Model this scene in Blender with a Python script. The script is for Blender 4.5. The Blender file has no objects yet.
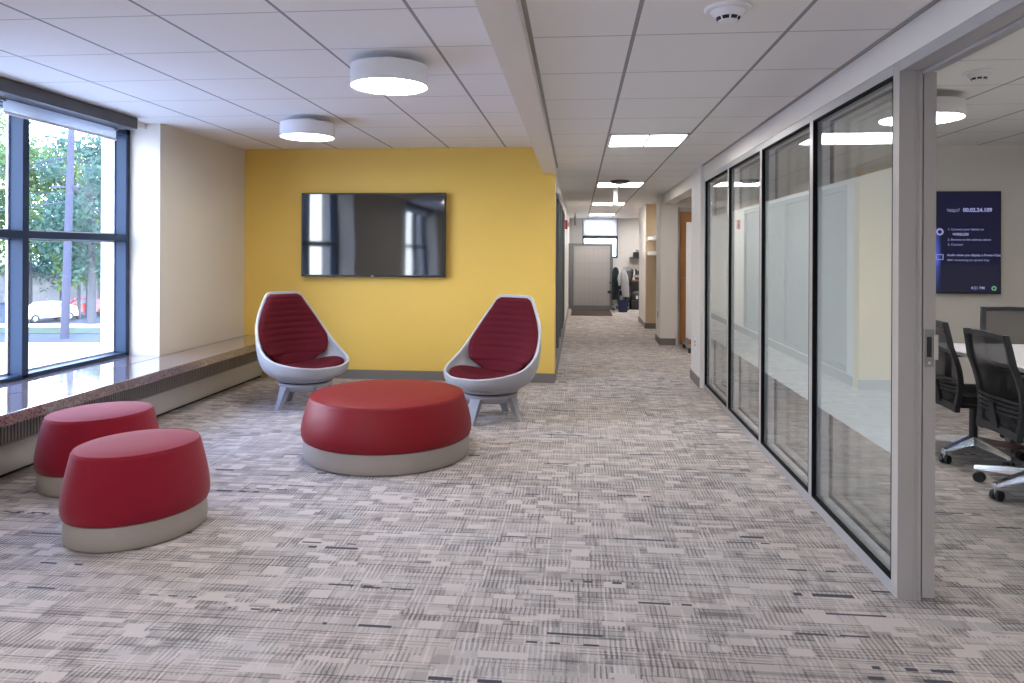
import bpy, bmesh, math, random
from mathutils import Vector, Matrix
PI = math.pi
T = 0.6096
COL = bpy.context.scene.collection
random.seed(7)

# ------------------------------------------------------------------ node helper
class N:
    def __init__(s, name):
        s.m = bpy.data.materials.new(name); s.m.use_nodes = True
        s.t = s.m.node_tree; s.t.nodes.clear()
        s.out = s.t.nodes.new('ShaderNodeOutputMaterial')
    def n(s, typ, ins=None, **kw):
        k = s.t.nodes.new(typ)
        for a, v in kw.items(): setattr(k, a, v)
        for a, v in (ins or {}).items():
            if isinstance(v, bpy.types.NodeSocket): s.t.links.new(v, k.inputs[a])
            else: k.inputs[a].default_value = v
        return k
    def M(s, op, a, b=0.0, c=0.0):
        return s.n('ShaderNodeMath', {0: a, 1: b, 2: c}, operation=op).outputs[0]
    def mix(s, f, a, b):
        k = s.n('ShaderNodeMix', data_type='RGBA')
        for i, v in ((0, f), (6, a), (7, b)):
            if isinstance(v, bpy.types.NodeSocket): s.t.links.new(v, k.inputs[i])
            else: k.inputs[i].default_value = v if i == 0 else (v[0], v[1], v[2], 1)
        return k.outputs[2]
    def xyz(s):
        tc = s.n('ShaderNodeTexCoord')
        sp = s.n('ShaderNodeSeparateXYZ', {0: tc.outputs['Object']})
        return tc.outputs['Object'], sp.outputs[0], sp.outputs[1], sp.outputs[2]
    def wn(s, x, y):
        cb = s.n('ShaderNodeCombineXYZ', {0: x, 1: y})
        return s.n('ShaderNodeTexWhiteNoise', {'Vector': cb.outputs[0]}, noise_dimensions='2D').outputs['Value']
    def noise(s, vec, scale, detail=3.0):
        return s.n('ShaderNodeTexNoise', {'Vector': vec, 'Scale': scale, 'Detail': detail}).outputs['Fac']
    def bump(s, h, strength=0.2, dist=0.01):
        return s.n('ShaderNodeBump', {'Height': h, 'Strength': strength, 'Distance': dist}).outputs[0]
    def done(s, sh):
        s.t.links.new(sh, s.out.inputs[0]); return s.m
    def bsdf(s, **kw):
        ins = {}
        for k, v in kw.items():
            ins[k.replace('_', ' ')] = v
        if 'Base Color' in ins and not isinstance(ins['Base Color'], bpy.types.NodeSocket):
            c = ins['Base Color']; ins['Base Color'] = (c[0], c[1], c[2], 1)
        return s.n('ShaderNodeBsdfPrincipled', ins).outputs[0]

def simple(name, col, rough=0.6, metal=0.0, var=0.06, scale=6.0, bump=0.0, bscale=200.0, coat=0.0, spec=0.5):
    q = N(name); vec, x, y, z = q.xyz()
    f = q.noise(vec, scale)
    a = tuple(c*(1-var) for c in col); b = tuple(min(1, c*(1+var)) for c in col)
    kw = dict(Base_Color=q.mix(f, a, b), Roughness=rough, Metallic=metal, Coat_Weight=coat, Specular_IOR_Level=spec)
    if bump: kw['Normal'] = q.bump(q.noise(vec, bscale, 2.0), bump, 0.002)
    return q.done(q.bsdf(**kw))

def emis(name, col, strength):
    q = N(name)
    e = q.n('ShaderNodeEmission', {'Color': (*col, 1), 'Strength': strength})
    return q.done(e.outputs[0])

def glass_mat(name, tint=(0.93, 0.96, 0.95), ior=1.52, gain=1.0):
    q = N(name)
    fc = q.n('ShaderNodeLayerWeight', {'Blend': 0.5}).outputs['Facing']
    fr = q.M('ADD', 0.045, q.M('MULTIPLY', q.M('POWER', fc, 5.0), 0.95))
    fr = q.M('MINIMUM', q.M('MULTIPLY', fr, gain), 1.0)
    tr = q.n('ShaderNodeBsdfTransparent', {'Color': (*tint, 1)}).outputs[0]
    gl = q.n('ShaderNodeBsdfGlossy', {'Color': (0.95, 0.97, 0.98, 1), 'Roughness': 0.015}).outputs[0]
    mx = q.n('ShaderNodeMixShader', {0: fr, 1: tr, 2: gl}).outputs[0]
    return q.done(mx)

def carpet_mat():
    q = N('carpet'); vec, x0, y0, z = q.xyz(); M = q.M
    yv = q.n('ShaderNodeCombineXYZ', {1: y0}).outputs[0]
    y = M('ADD', y0, M('MULTIPLY', M('SUBTRACT', q.noise(yv, 9.0, 2.0), 0.5), 0.10))
    x = M('ADD', x0, M('MULTIPLY', M('SUBTRACT', q.noise(vec, 14.0, 1.0), 0.5), 0.008))
    def cells(rh, cw, seed):
        r = M('FLOOR', M('DIVIDE', y, rh))
        off = M('MULTIPLY', q.wn(r, seed), 9.0)
        c = M('FLOOR', M('ADD', M('DIVIDE', x, cw), off))
        return q.wn(M('ADD', c, seed*3.1), M('ADD', r, seed))
    def cols(cw, rh, seed):
        c = M('FLOOR', M('DIVIDE', x, cw))
        off = M('MULTIPLY', q.wn(c, seed), 9.0)
        r = M('FLOOR', M('ADD', M('DIVIDE', y, rh), off))
        return q.wn(M('ADD', c, seed), M('ADD', r, seed*2.3))
    blk = cells(0.042, 0.060, 3.0)
    blk2 = cells(0.10, 0.26, 5.0)
    big = cells(0.25, 0.6096, 8.0)
    cm = cells(0.042, 0.085, 11.0)
    cm2 = cells(0.036, 0.22, 17.0)
    fx = M('FRACT', M('DIVIDE', x, 0.0185))
    comb = M('MULTIPLY', M('LESS_THAN', fx, M('ADD', 0.22, M('MULTIPLY', blk, 0.35))), M('GREATER_THAN', cm, 0.36))
    comb = M('MULTIPLY', comb, M('ADD', 0.15, M('MULTIPLY', blk2, 0.36)))
    fy = M('FRACT', M('DIVIDE', y, 0.018))
    hl = M('MULTIPLY', M('LESS_THAN', fy, 0.40), M('GREATER_THAN', cm2, 0.55))
    rowgap = M('MULTIPLY', M('LESS_THAN', M('FRACT', M('DIVIDE', y, 0.050)), 0.17), M('GREATER_THAN', cells(0.05, 0.33, 41.0), 0.35))
    vt = M('MULTIPLY', M('GREATER_THAN', cols(0.0172, 0.17, 13.0), 0.74), M('LESS_THAN', M('FRACT', M('DIVIDE', x, 0.0172)), 0.45))
    vd = M('MULTIPLY', M('GREATER_THAN', cols(0.041, 0.13, 19.0), 0.80), M('LESS_THAN', M('FRACT', M('DIVIDE', x, 0.041)), 0.20))
    st = cells(0.0150, 0.26, 23.0); st2 = cells(0.0150, 0.040, 29.0)
    streak = M('MULTIPLY', M('GREATER_THAN', st, 0.980), M('GREATER_THAN', st2, 0.38))
    hil = M('GREATER_THAN', cells(0.040, 0.085, 37.0), 0.90)
    drk = M('GREATER_THAN', cells(0.050, 0.075, 43.0), 0.88)
    v = M('ADD', M('MULTIPLY', blk, 0.22), M('MULTIPLY', cells(0.05, 0.5, 47.0), 0.14))
    v = M('ADD', v, 0.53)
    v = M('SUBTRACT', v, comb)
    v = M('SUBTRACT', v, M('MULTIPLY', hl, 0.26))
    v = M('SUBTRACT', v, M('MULTIPLY', rowgap, 0.30))
    v = M('SUBTRACT', v, M('MULTIPLY', vd, 0.25))
    v = M('SUBTRACT', v, M('MULTIPLY', drk, 0.22))
    v = M('ADD', v, M('MULTIPLY', vt, 0.20))
    v = M('MAXIMUM', v, M('MULTIPLY', hil, 0.88))
    v = M('ADD', v, M('MULTIPLY', M('SUBTRACT', q.noise(vec, 230.0, 2.0), 0.5), 0.55))
    v = M('MAXIMUM', M('MINIMUM', v, 1.0), 0.0)
    base = q.mix(v, (0.130, 0.113, 0.110), (0.62, 0.560, 0.530))
    mul = q.n('ShaderNodeMix', {6: base, 7: (1.0, 0.86, 0.76, 1), 0: 1.0}, data_type='RGBA', blend_type='MULTIPLY').outputs[2]
    warm = q.mix(M('MULTIPLY', big, 0.28), base, mul)
    colr = q.mix(streak, warm, (0.045, 0.045, 0.065))
    nb = q.bump(M('ADD', v, q.noise(vec, 500.0, 1.0)), 0.35, 0.004)
    return q.done(q.bsdf(Base_Color=colr, Roughness=0.93, Normal=nb, Sheen_Weight=0.1))

def ceiling_mat(name, ox, oy, col=(0.91, 0.90, 0.88)):
    q = N(name); vec, x, y, z = q.xyz(); M = q.M
    def dist(c, o): return M('MULTIPLY', M('ABSOLUTE', M('SUBTRACT', M('FRACT', M('ADD', M('DIVIDE', M('SUBTRACT', c, o), T), 0.5)), 0.5)), T)
    dx, dy = dist(x, ox), dist(y, oy)
    lx = M('LESS_THAN', dx, 0.0085); ly = M('LESS_THAN', dy, 0.0055)
    sp = q.noise(vec, 420.0, 2.0)
    base = q.mix(sp, tuple(c*0.93 for c in col), col)
    tile = q.wn(M('FLOOR', M('DIVIDE', M('SUBTRACT', x, ox), T)), M('FLOOR', M('DIVIDE', M('SUBTRACT', y, oy), T)))
    base = q.mix(M('MULTIPLY', tile, 0.05), base, (0.7, 0.7, 0.72))
    c1 = q.mix(M('MULTIPLY', ly, 0.85), base, (0.50, 0.50, 0.51))
    c2 = q.mix(lx, c1, (0.33, 0.33, 0.34))
    h = M('SUBTRACT', 1.0, M('MAXIMUM', lx, ly))
    return q.done(q.bsdf(Base_Color=c2, Roughness=0.9, Normal=q.bump(h, 0.5, 0.006)))

def granite_mat():
    q = N('granite'); vec, x, y, z = q.xyz(); M = q.M
    v = q.n('ShaderNodeTexVoronoi', {'Vector': vec, 'Scale': 240.0})
    f = q.n('ShaderNodeSeparateXYZ', {0: v.outputs['Color']}).outputs[0]
    c = q.mix(f, (0.13, 0.085, 0.085), (0.33, 0.24, 0.235))
    c = q.mix(M('GREATER_THAN', f, 0.88), c, (0.46, 0.40, 0.40))
    c = q.mix(M('LESS_THAN', f, 0.12), c, (0.03, 0.025, 0.03))
    return q.done(q.bsdf(Base_Color=c, Roughness=0.08, Specular_IOR_Level=0.9, Coat_Weight=0.8, Coat_Roughness=0.04))

def fabric_mat(name, a, b, scale=260.0, rough=0.85, bumpk=0.25, sheen=0.3):
    q = N(name); vec, x, y, z = q.xyz(); M = q.M
    w = q.noise(vec, scale, 2.0)
    c = q.mix(w, a, b)
    return q.done(q.bsdf(Base_Color=c, Roughness=rough, Normal=q.bump(w, bumpk, 0.002), Sheen_Weight=sheen, Specular_IOR_Level=0.2))

def wood_mat(name, a, b):
    q = N(name); vec, x, y, z = q.xyz()
    mp = q.n('ShaderNodeMapping', {0: vec, 'Scale': (14.0, 14.0, 1.2)}).outputs[0]
    f = q.noise(mp, 3.0, 6.0)
    return q.done(q.bsdf(Base_Color=q.mix(f, a, b), Roughness=0.45))

def panel_mat():
    q = N('partition_fabric'); vec, x, y, z = q.xyz(); M = q.M
    w = q.noise(vec, 200.0, 2.0)
    c = q.mix(w, (0.36, 0.335, 0.33), (0.44, 0.41, 0.40))
    lx = M('LESS_THAN', M('FRACT', M('DIVIDE', x, 0.11)), 0.06)
    lz = M('LESS_THAN', M('FRACT', M('DIVIDE', z, 0.37)), 0.02)
    c = q.mix(M('MULTIPLY', M('MAXIMUM', lx, lz), 0.35), c, (0.19, 0.18, 0.18))
    return q.done(q.bsdf(Base_Color=c, Roughness=0.9))

def mesh_fabric(name, col, open_=0.35):
    q = N(name); vec, x, y, z = q.xyz(); M = q.M
    w = M('LESS_THAN', M('FRACT', M('MULTIPLY', z, 180.0)), 0.5)
    c = q.mix(w, col, tuple(k*1.8 for k in col))
    d = q.bsdf(Base_Color=c, Roughness=0.7)
    tr = q.n('ShaderNodeBsdfTransparent').outputs[0]
    return q.done(q.n('ShaderNodeMixShader', {0: open_, 1: d, 2: tr}).outputs[0])

def frost_mat():
    q = N('frosted_film'); vec, x, y, z = q.xyz()
    f = q.noise(vec, 3.0)
    d = q.n('ShaderNodeBsdfDiffuse', {'Color': (0.90, 0.93, 0.93, 1)}).outputs[0]
    tl = q.n('ShaderNodeBsdfTranslucent', {'Color': (0.92, 0.95, 0.95, 1)}).outputs[0]
    a = q.n('ShaderNodeMixShader', {0: 0.5, 1: d, 2: tl}).outputs[0]
    tr = q.n('ShaderNodeBsdfTransparent', {'Color': (0.92, 0.96, 0.95, 1)}).outputs[0]
    return q.done(q.n('ShaderNodeMixShader', {0: 0.20, 1: a, 2: tr}).outputs[0])

def screen_blue():
    q = N('screen_picture'); tc = q.n('ShaderNodeTexCoord')
    sp = q.n('ShaderNodeSeparateXYZ', {0: tc.outputs['Generated']}); M = q.M
    gx, gz = sp.outputs[0], sp.outputs[2]
    # bright blue streak at the visible left, dark navy elsewhere, darker hills near the bottom
    s = M('MAXIMUM', M('SUBTRACT', 1.0, M('DIVIDE', M('ABSOLUTE', M('SUBTRACT', gx, 0.455)), 0.06)), 0.0)
    vz = M('MAXIMUM', M('SUBTRACT', 1.0, M('DIVIDE', M('ABSOLUTE', M('SUBTRACT', gz, 0.33)), 0.34)), 0.0)
    f = M('MULTIPLY', s, vz)
    hill = M('LESS_THAN', gz, M('ADD', 0.20, M('MULTIPLY', q.noise(tc.outputs['Generated'], 3.0), 0.14)))
    c = q.mix(f, (0.005, 0.005, 0.018), (0.07, 0.13, 0.62))
    c = q.mix(M('MULTIPLY', hill, 0.45), c, (0.012, 0.013, 0.022))
    e = q.n('ShaderNodeEmission', {'Color': c, 'Strength': 1.0}).outputs[0]
    g = q.bsdf(Base_Color=(0.006, 0.006, 0.008), Roughness=0.3, Specular_IOR_Level=0.25)
    return q.done(q.n('ShaderNodeAddShader', {0: e, 1: g}).outputs[0])

def leaf_mat(name, a, b):
    q = N(name); vec, x, y, z = q.xyz()
    f = q.noise(vec, 1.3, 2.0)
    c = q.mix(f, a, b)
    d = q.n('ShaderNodeBsdfDiffuse', {'Color': c}).outputs[0]
    t = q.n('ShaderNodeBsdfTranslucent', {'Color': c}).outputs[0]
    return q.done(q.n('ShaderNodeMixShader', {0: 0.45, 1: d, 2: t}).outputs[0])

MT = dict(
    carpet=carpet_mat(),
    ceil_l=ceiling_mat('ceiling_tile_lounge', -2.607, 3.2144),
    ceil_c=ceiling_mat('ceiling_tile_corridor', 0.2197, 2.973),
    ceil_m=ceiling_mat('ceiling_tile_meeting', 2.655, 4.15),
    yellow=simple('yellow_paint', (0.84, 0.565, 0.120), 0.55, var=0.015, bump=0.05, bscale=300),
    cream=simple('cream_paint', (0.72, 0.665, 0.575), 0.6, var=0.012, bump=0.05, bscale=300),
    white=simple('white_paint', (0.76, 0.725, 0.68), 0.55, var=0.012, bump=0.04, bscale=300),
    tan=simple('tan_paint', (0.72, 0.56, 0.38), 0.6, var=0.02),
    base=simple('vinyl_base', (0.20, 0.18, 0.165), 0.5, var=0.05),
    alu=simple('anodised_aluminium', (0.50, 0.49, 0.50), 0.40, 0.45, var=0.02),
    post=simple('satin_aluminium_post', (0.45, 0.42, 0.40), 0.45, 0.2, var=0.02),
    gasket=simple('black_gasket', (0.008, 0.008, 0.009), 0.7, spec=0.1),
    reveal=simple('frame_inner_lining', (0.62, 0.63, 0.65), 0.45, 0.1, var=0.02),
    wframe=simple('dark_bronze_frame', (0.035, 0.055, 0.095), 0.45, 0.1, spec=0.15, var=0.05),
    blindbox=simple('grey_blind_box', (0.085, 0.088, 0.092), 0.5, var=0.03),
    granite=granite_mat(),
    heater=simple('enamelled_heater', (0.56, 0.545, 0.52), 0.45, 0.1, var=0.02),
    slats=simple('heater_grille', (0.36, 0.345, 0.34), 0.5, 0.3, var=0.05),
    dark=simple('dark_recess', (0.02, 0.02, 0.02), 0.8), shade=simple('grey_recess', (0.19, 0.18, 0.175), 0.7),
    redfab=fabric_mat('crimson_fabric', (0.19, 0.004, 0.015), (0.30, 0.008, 0.026), sheen=0.18),
    leather=simple('red_leather', (0.22, 0.005, 0.012), 0.46, spec=0.30, var=0.08, scale=3, bump=0.15, bscale=350),
    maroon=fabric_mat('maroon_fabric', (0.055, 0.003, 0.008), (0.125, 0.006, 0.015), scale=180, sheen=0.0),
    taupe=simple('taupe_vinyl', (0.37, 0.325, 0.285), 0.5, var=0.03, bump=0.06),
    shell=simple('grey_plastic_shell', (0.36, 0.36, 0.39), 0.42, var=0.015),
    shellrim=simple('pale_plastic_rim', (0.50, 0.50, 0.52), 0.38, var=0.01),
    tvframe=simple('black_bezel', (0.012, 0.012, 0.013), 0.3),
    silver=simple('polished_aluminium', (0.72, 0.72, 0.74), 0.18, 0.9, var=0.02),
    black=simple('black_plastic', (0.018, 0.018, 0.020), 0.45, var=0.1),
    char=simple('charcoal_plastic', (0.035, 0.037, 0.045), 0.4, var=0.1),
    seatblk=fabric_mat('black_seat_fabric', (0.010, 0.010, 0.012), (0.03, 0.03, 0.034)),
    mesh1=mesh_fabric('black_mesh', (0.012, 0.012, 0.015), 0.16),
    mesh2=mesh_fabric('grey_mesh', (0.07, 0.065, 0.065), 0.25),
    table=simple('white_laminate', (0.66, 0.65, 0.68), 0.35, var=0.01),
    tleg=simple('taupe_table_leg', (0.20, 0.175, 0.16), 0.5),
    redbrown=simple('red_brown_panel', (0.16, 0.03, 0.02), 0.5),
    pglass=glass_mat('partition_glass', tint=(0.975, 0.985, 0.982), gain=1.2),
    wglass=glass_mat('window_glass', tint=(0.97, 0.99, 1.0), gain=0.6),
    frost=frost_mat(),
    lampw=simple('white_lamp_drum', (0.86, 0.86, 0.87), 0.4, var=0.005),
    lampe=emis('lamp_glow', (1.0, 0.97, 0.93), 26.0),
    troff=emis('troffer_glow', (1.0, 0.965, 0.93), 15.0),
    wood=wood_mat('oak_veneer', (0.40, 0.17, 0.055), (0.55, 0.27, 0.10)),
    shelfw=simple('white_shelf', (0.85, 0.83, 0.80), 0.5, var=0.01),
    panelfab=panel_mat(),
    pframe=simple('grey_partition_trim', (0.17, 0.18, 0.19), 0.4, 0.2, var=0.03),
    mat=simple('brown_mat', (0.055, 0.032, 0.025), 0.95, var=0.15, scale=60),
    darkglass=simple('smoked_panel', (0.20, 0.205, 0.205), 0.55, 0.0, var=0.05),
    redp=simple('red_plastic', (0.55, 0.03, 0.025), 0.4),
    plate=simple('grey_wall_plate', (0.30, 0.29, 0.28), 0.4, 0.3),
    blind=emis('sunlit_blind_cloth', (0.96, 0.95, 1.0), 1.0),
    coat=fabric_mat('grey_coat', (0.42, 0.42, 0.44), (0.55, 0.55, 0.57), scale=30),
    plaid=fabric_mat('dark_green_cloth', (0.004, 0.007, 0.010), (0.022, 0.034, 0.040), scale=8),
    bluep=simple('blue_plastic', (0.012, 0.018, 0.085), 0.4),
    desk=simple('brown_desktop', (0.25, 0.15, 0.11), 0.4),
    paper=simple('white_paper', (0.75, 0.75, 0.75), 0.7),
    concrete=simple('sunlit_concrete', (0.42, 0.42, 0.41), 0.9, scale=0.5),
    asphalt=simple('asphalt', (0.030, 0.036, 0.050), 0.9, scale=0.6, var=0.2),
    grass=simple('grass', (0.030, 0.050, 0.022), 0.95, scale=3, var=0.3),
    bark=simple('bark', (0.05, 0.05, 0.055), 0.9, scale=4, var=0.3),
    polew=simple('weathered_pole', (0.040, 0.042, 0.065), 0.9, scale=4, var=0.2),
    leaf1=leaf_mat('pale_green_leaves', (0.08, 0.15, 0.05), (0.19, 0.25, 0.11)),
    leaf2=leaf_mat('blue_green_leaves', (0.05, 0.10, 0.08), (0.11, 0.18, 0.14)),
    siding=simple('pale_siding', (0.20, 0.20, 0.21), 0.8),
    roofm=simple('slate_roof', (0.03, 0.035, 0.05), 0.8),
    carp=simple('white_car_paint', (0.72, 0.72, 0.74), 0.25, coat=0.5),
    redcar=simple('red_car_paint', (0.45, 0.03, 0.03), 0.25, coat=0.5),
    stucco=simple('white_exterior_wall', (0.80, 0.79, 0.77), 0.8),
    txt=emis('screen_text', (0.50, 0.52, 0.95), 0.34),
    txtg=emis('screen_text_green', (0.25, 0.65, 0.35), 0.3),
)

def tv_screen():
    q = N('glossy_black_screen')
    vec, x, y, z = q.xyz()
    return q.done(q.bsdf(Base_Color=(0.008, 0.008, 0.009), Roughness=0.045, Specular_IOR_Level=1.0, Coat_Weight=1.0, Coat_Roughness=0.04,
                  Normal=q.bump(q.noise(vec, 1.6, 0.0), 0.06, 0.05)))
MT['tv'] = tv_screen()

# ------------------------------------------------------------------ mesh helpers
class B:
    """collects shapes into one mesh"""
    def __init__(s): s.v = []; s.f = []; s.mi = []; s.m = 0
    def _add(s, vs, fs):
        o = len(s.v); s.v += [tuple(v) for v in vs]
        s.f += [tuple(i+o for i in f) for f in fs]; s.mi += [s.m]*len(fs); return s
    def box(s, x0, x1, y0, y1, z0, z1):
        vs = [(x, y, z) for x in (x0, x1) for y in (y0, y1) for z in (z0, z1)]
        return s._add(vs, [(0, 1, 3, 2), (4, 6, 7, 5), (0, 4, 5, 1), (2, 3, 7, 6), (0, 2, 6, 4), (1, 5, 7, 3)])
    def loft(s, loops, cap0=True, cap1=True, closed=True):
        n = len(loops[0]); vs = [p for l in loops for p in l]; fs = []
        for i in range(len(loops)-1):
            for j in range(n if closed else n-1):
                a = i*n+j; b = i*n+(j+1) % n
                fs.append((a, b, b+n, a+n))
        if cap0: fs.append(tuple(reversed(range(n))))
        if cap1: fs.append(tuple(range((len(loops)-1)*n, len(loops)*n)))
        return s._add(vs, fs)
    def lathe(s, prof, seg=64, c=(0, 0, 0)):
        return s.loft([[(c[0]+r*math.cos(2*PI*k/seg), c[1]+r*math.sin(2*PI*k/seg), c[2]+z) for k in range(seg)] for r, z in prof])
    def tube(s, pts, r, seg=10):
        pts = [Vector(p) for p in pts]; rs = r if isinstance(r, (list, tuple)) else [r]*len(pts)
        loops = []
        for i, p in enumerate(pts):
            d = (pts[min(i+1, len(pts)-1)]-pts[max(i-1, 0)]).normalized()
            u = d.orthogonal().normalized() if i == 0 else (u-d*u.dot(d)).normalized()
            w = d.cross(u)
            loops.append([p+(u*math.cos(2*PI*k/seg)+w*math.sin(2*PI*k/seg))*rs[i] for k in range(seg)])
        return s.loft(loops)
    def bar(s, p0, p1, w0, h0, w1=None, h1=None):
        """tapered rectangular bar; w horizontal, h other"""
        p0, p1 = Vector(p0), Vector(p1); d = (p1-p0).normalized()
        side = d.cross(Vector((0, 0, 1)))
        side = side.normalized() if side.length > 1e-4 else Vector((1, 0, 0))
        up = side.cross(d).normalized()
        w1 = w0 if w1 is None else w1; h1 = h0 if h1 is None else h1
        L = []
        for p, w, h in ((p0, w0, h0), (p1, w1, h1)):
            L.append([p+side*a*w/2+up*b*h/2 for a, b in ((-1, -1), (1, -1), (1, 1), (-1, 1))])
        return s.loft(L)
    def sphere(s, c, rx, ry, rz, seg=16, rings=10):
        L = []
        for i in range(1, rings):
            a = PI*i/rings
            L.append([(c[0]+rx*math.sin(a)*math.cos(2*PI*k/seg), c[1]+ry*math.sin(a)*math.sin(2*PI*k/seg), c[2]-rz*math.cos(a)) for k in range(seg)])
        return s.loft(L)
    def build(s, name, mats, parent=None, bevel=0.0, smooth=False, loc=None, segs=2, subsurf=0):
        me = bpy.data.meshes.new(name); me.from_pydata(s.v, [], s.f); me.update()
        mats = mats if isinstance(mats, (list, tuple)) else [mats]
        for m in mats: me.materials.append(m if not isinstance(m, str) else MT[m])
        if len(mats) > 1:
            for p, i in zip(me.polygons, s.mi): p.material_index = i
        bm = bmesh.new(); bm.from_mesh(me); bmesh.ops.recalc_face_normals(bm, faces=bm.faces)
        if bevel:
            es = [e for e in bm.edges if len(e.link_faces) == 2 and e.calc_face_angle(0) > 0.6]
            bmesh.ops.bevel(bm, geom=es, offset=bevel, segments=segs, affect='EDGES', profile=0.6, clamp_overlap=True)
        bm.to_mesh(me); bm.free()
        if smooth or bevel:
            for p in me.polygons: p.use_smooth = True
            try: me.set_sharp_from_angle(angle=math.radians(38))
            except Exception: pass
        o = bpy.data.objects.new(name, me); COL.objects.link(o)
        if parent: o.parent = parent
        if loc: o.location = loc
        if bevel:
            wnm = o.modifiers.new('weighted', 'WEIGHTED_NORMAL'); wnm.keep_sharp = True; wnm.weight = 100
        if subsurf:
            md = o.modifiers.new('sub', 'SUBSURF'); md.levels = subsurf; md.render_levels = subsurf
        return o

def thing(name, label, cat, loc=(0, 0, 0), rz=0.0, group=None):
    o = bpy.data.objects.new(name, None); COL.objects.link(o)
    o.empty_display_size = 0.1; o.location = loc; o.rotation_euler = (0, 0, rz)
    o['label'] = label; o['category'] = cat
    if group: o['group'] = group
    return o
def tag(o, label, cat, group=None, kind=None):
    o['label'] = label; o['category'] = cat
    if group: o['group'] = group
    if kind: o['kind'] = kind
    return o
def st(o, label=None, cat=None):
    o['kind'] = 'structure'
    if label: o['label'] = label
    if cat: o['category'] = cat
    return o
def sempty(name, label=None, cat=None, loc=(0, 0, 0)):
    o = bpy.data.objects.new(name, None); COL.objects.link(o); o.location = loc
    return st(o, label, cat)
def dup(root, loc, rz, label, group=None):
    def cp(o, par):
        c = o.copy(); COL.objects.link(c); c.parent = par
        for ch in [k for k in list(bpy.data.objects) if k.parent == o]: cp(ch, c)
        return c
    r = cp(root, None); r.location = loc; r.rotation_euler = (0, 0, rz); r['label'] = label
    if group: r['group'] = group
    return r

# ================================================================== SETTING
XW, YW, XG, YP = -3.653, 7.525, 1.262, 2.962      # left wall, yellow wall, glass line, post
ZL, ZC, ZM = 2.487, 2.267, 2.44                  # ceilings
st(B().box(-3.95, 6.0, -5.6, 19.0, -0.12, 0).build('floor', 'carpet'), 'grey woven-pattern carpet floor', 'floor')
st(B().box(-3.80, -0.26, -5.6, YW+0.1, ZL, ZL+0.15).build('ceiling', 'ceil_l'), 'white square-tile ceiling over the lounge', 'ceiling')
st(B().box(-0.30, XG+0.06, -5.6, 18.75, ZC, ZC+0.5).build('ceiling', 'ceil_c'), 'lower square-tile ceiling along the corridor', 'ceiling')
st(B().box(XG+0.17, 6.0, 0.3, 7.42, ZM, ZM+0.15).build('ceiling', 'ceil_m'), 'square-tile ceiling of the meeting room', 'ceiling')
# beam between both ceilings
st(B().loft([[(-0.300, -5.6, 2.2), (-0.160, -5.6, 2.2), (-0.160, -5.6, 2.59), (-0.300, -5.6, 2.59)], [(-0.380, YW-.001, 2.2), (-0.240, YW-.001, 2.2), (-0.240, YW-.001, 2.59), (-0.380, YW-.001, 2.59)]]).build('trim_1', 'white', bevel=0.004), 'white boxed beam between the two ceilings', 'beam')
st(B().box(1.240, XG-.0004, -5.6, 7.419, ZC-.005, ZC-.0004).build('trim_6', 'plate'), 'thin wall angle along the corridor ceiling edge', 'trim')
st(B().loft([[(-.1595, -5.6, ZC-.005), (-.142, -5.6, ZC-.005), (-.142, -5.6, ZC-.0004), (-.1595, -5.6, ZC-.0004)], [(-.2395, YW-.001, ZC-.005), (-.222, YW-.001, ZC-.005), (-.222, YW-.001, ZC-.0004), (-.2395, YW-.001, ZC-.0004)]]).build('trim_7', 'plate'), 'thin wall angle where the corridor ceiling meets the beam', 'trim')
# yellow wall (+ side return along the corridor)
st(B().box(-3.72, -0.252, YW, YW+0.14, 0, ZL+0.1).build('wall_back', 'yellow', bevel=0.003), 'bright yellow wall behind the television', 'wall')
st(B().box(-3.19, -0.245, YW-0.011, YW-0.0008, 0, 0.1).build('baseboard_back', 'base', bevel=0.003), 'taupe vinyl base under the yellow wall', 'baseboard')
# left wall: piers around two windows, deep white exterior reveal
def lwall(name, y0, y1, z0, z1, x1=XW):
    return B().box(-4.20, x1, y0, y1, z0, z1)
w = B()
W1 = (3.52, 5.934); W2 = (-3.3, 0.1)
w.box(-4.20, XW, W1[1], YW+0.05, 0, ZL+0.1)
w.box(-4.20, XW, W2[1], W1[0], 0, ZL+0.1)
w.box(-4.20, XW, -5.6, W2[0], 0, ZL+0.1)
for a, b in (W1, W2):
    w.box(-4.20, XW-0.03, a, b, 0, 0.405)
    w.box(-4.20, -3.79, a, b, 2.435, ZL+0.1)
st(w.build('wall_left', ['cream']), 'cream wall with deep window recesses', 'wall')
# windows
def window_unit(idx, y0, y1, mull, label):
    r = sempty('window_%d' % idx, label, 'window')
    x0, x1 = -4.055, -3.932
    f = B(); z0, z1 = 0.455, 2.43
    f.box(x0, x1, y0, y0+0.05, z0, z1); f.box(x0, x1, y1-0.05, y1, z0, z1)
    f.box(x0, x1, y0, y1, z0-0.02, z0+0.03); f.box(x0, x1, y0, y1, z1-0.05, z1)
    for m in mull: f.box(x0, x1, m-0.03, m+0.03, z0, z1)
    f.box(x0+0.02, x1-0.002, y0, y1, 1.456, 1.512)
    f.build('window_frame', 'wframe', r, bevel=0.004)
    for a, b in zip([y0+0.05]+[m+0.03 for m in mull], [m-0.03 for m in mull]+[y1-0.05]):
        for c, d in ((z0+0.03, 1.456), (1.512, z1-0.05)):
            g = B(); t = 0.012
            g.box(-4.052, -4.035, a, a+t, c, d).box(-4.052, -4.035, b-t, b, c, d).box(-4.052, -4.035, a, b, c, c+t).box(-4.052, -4.035, a, b, d-t, d)
            g.build('glazing_bead', 'reveal', r)
            B().box(-4.048, -4.042, a, b, c, d).build('window_pane', 'wglass', r)
    return r
window_unit(1, W1[0], W1[1], [4.752], 'dark framed window with trees, poles and a white car outside')
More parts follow.
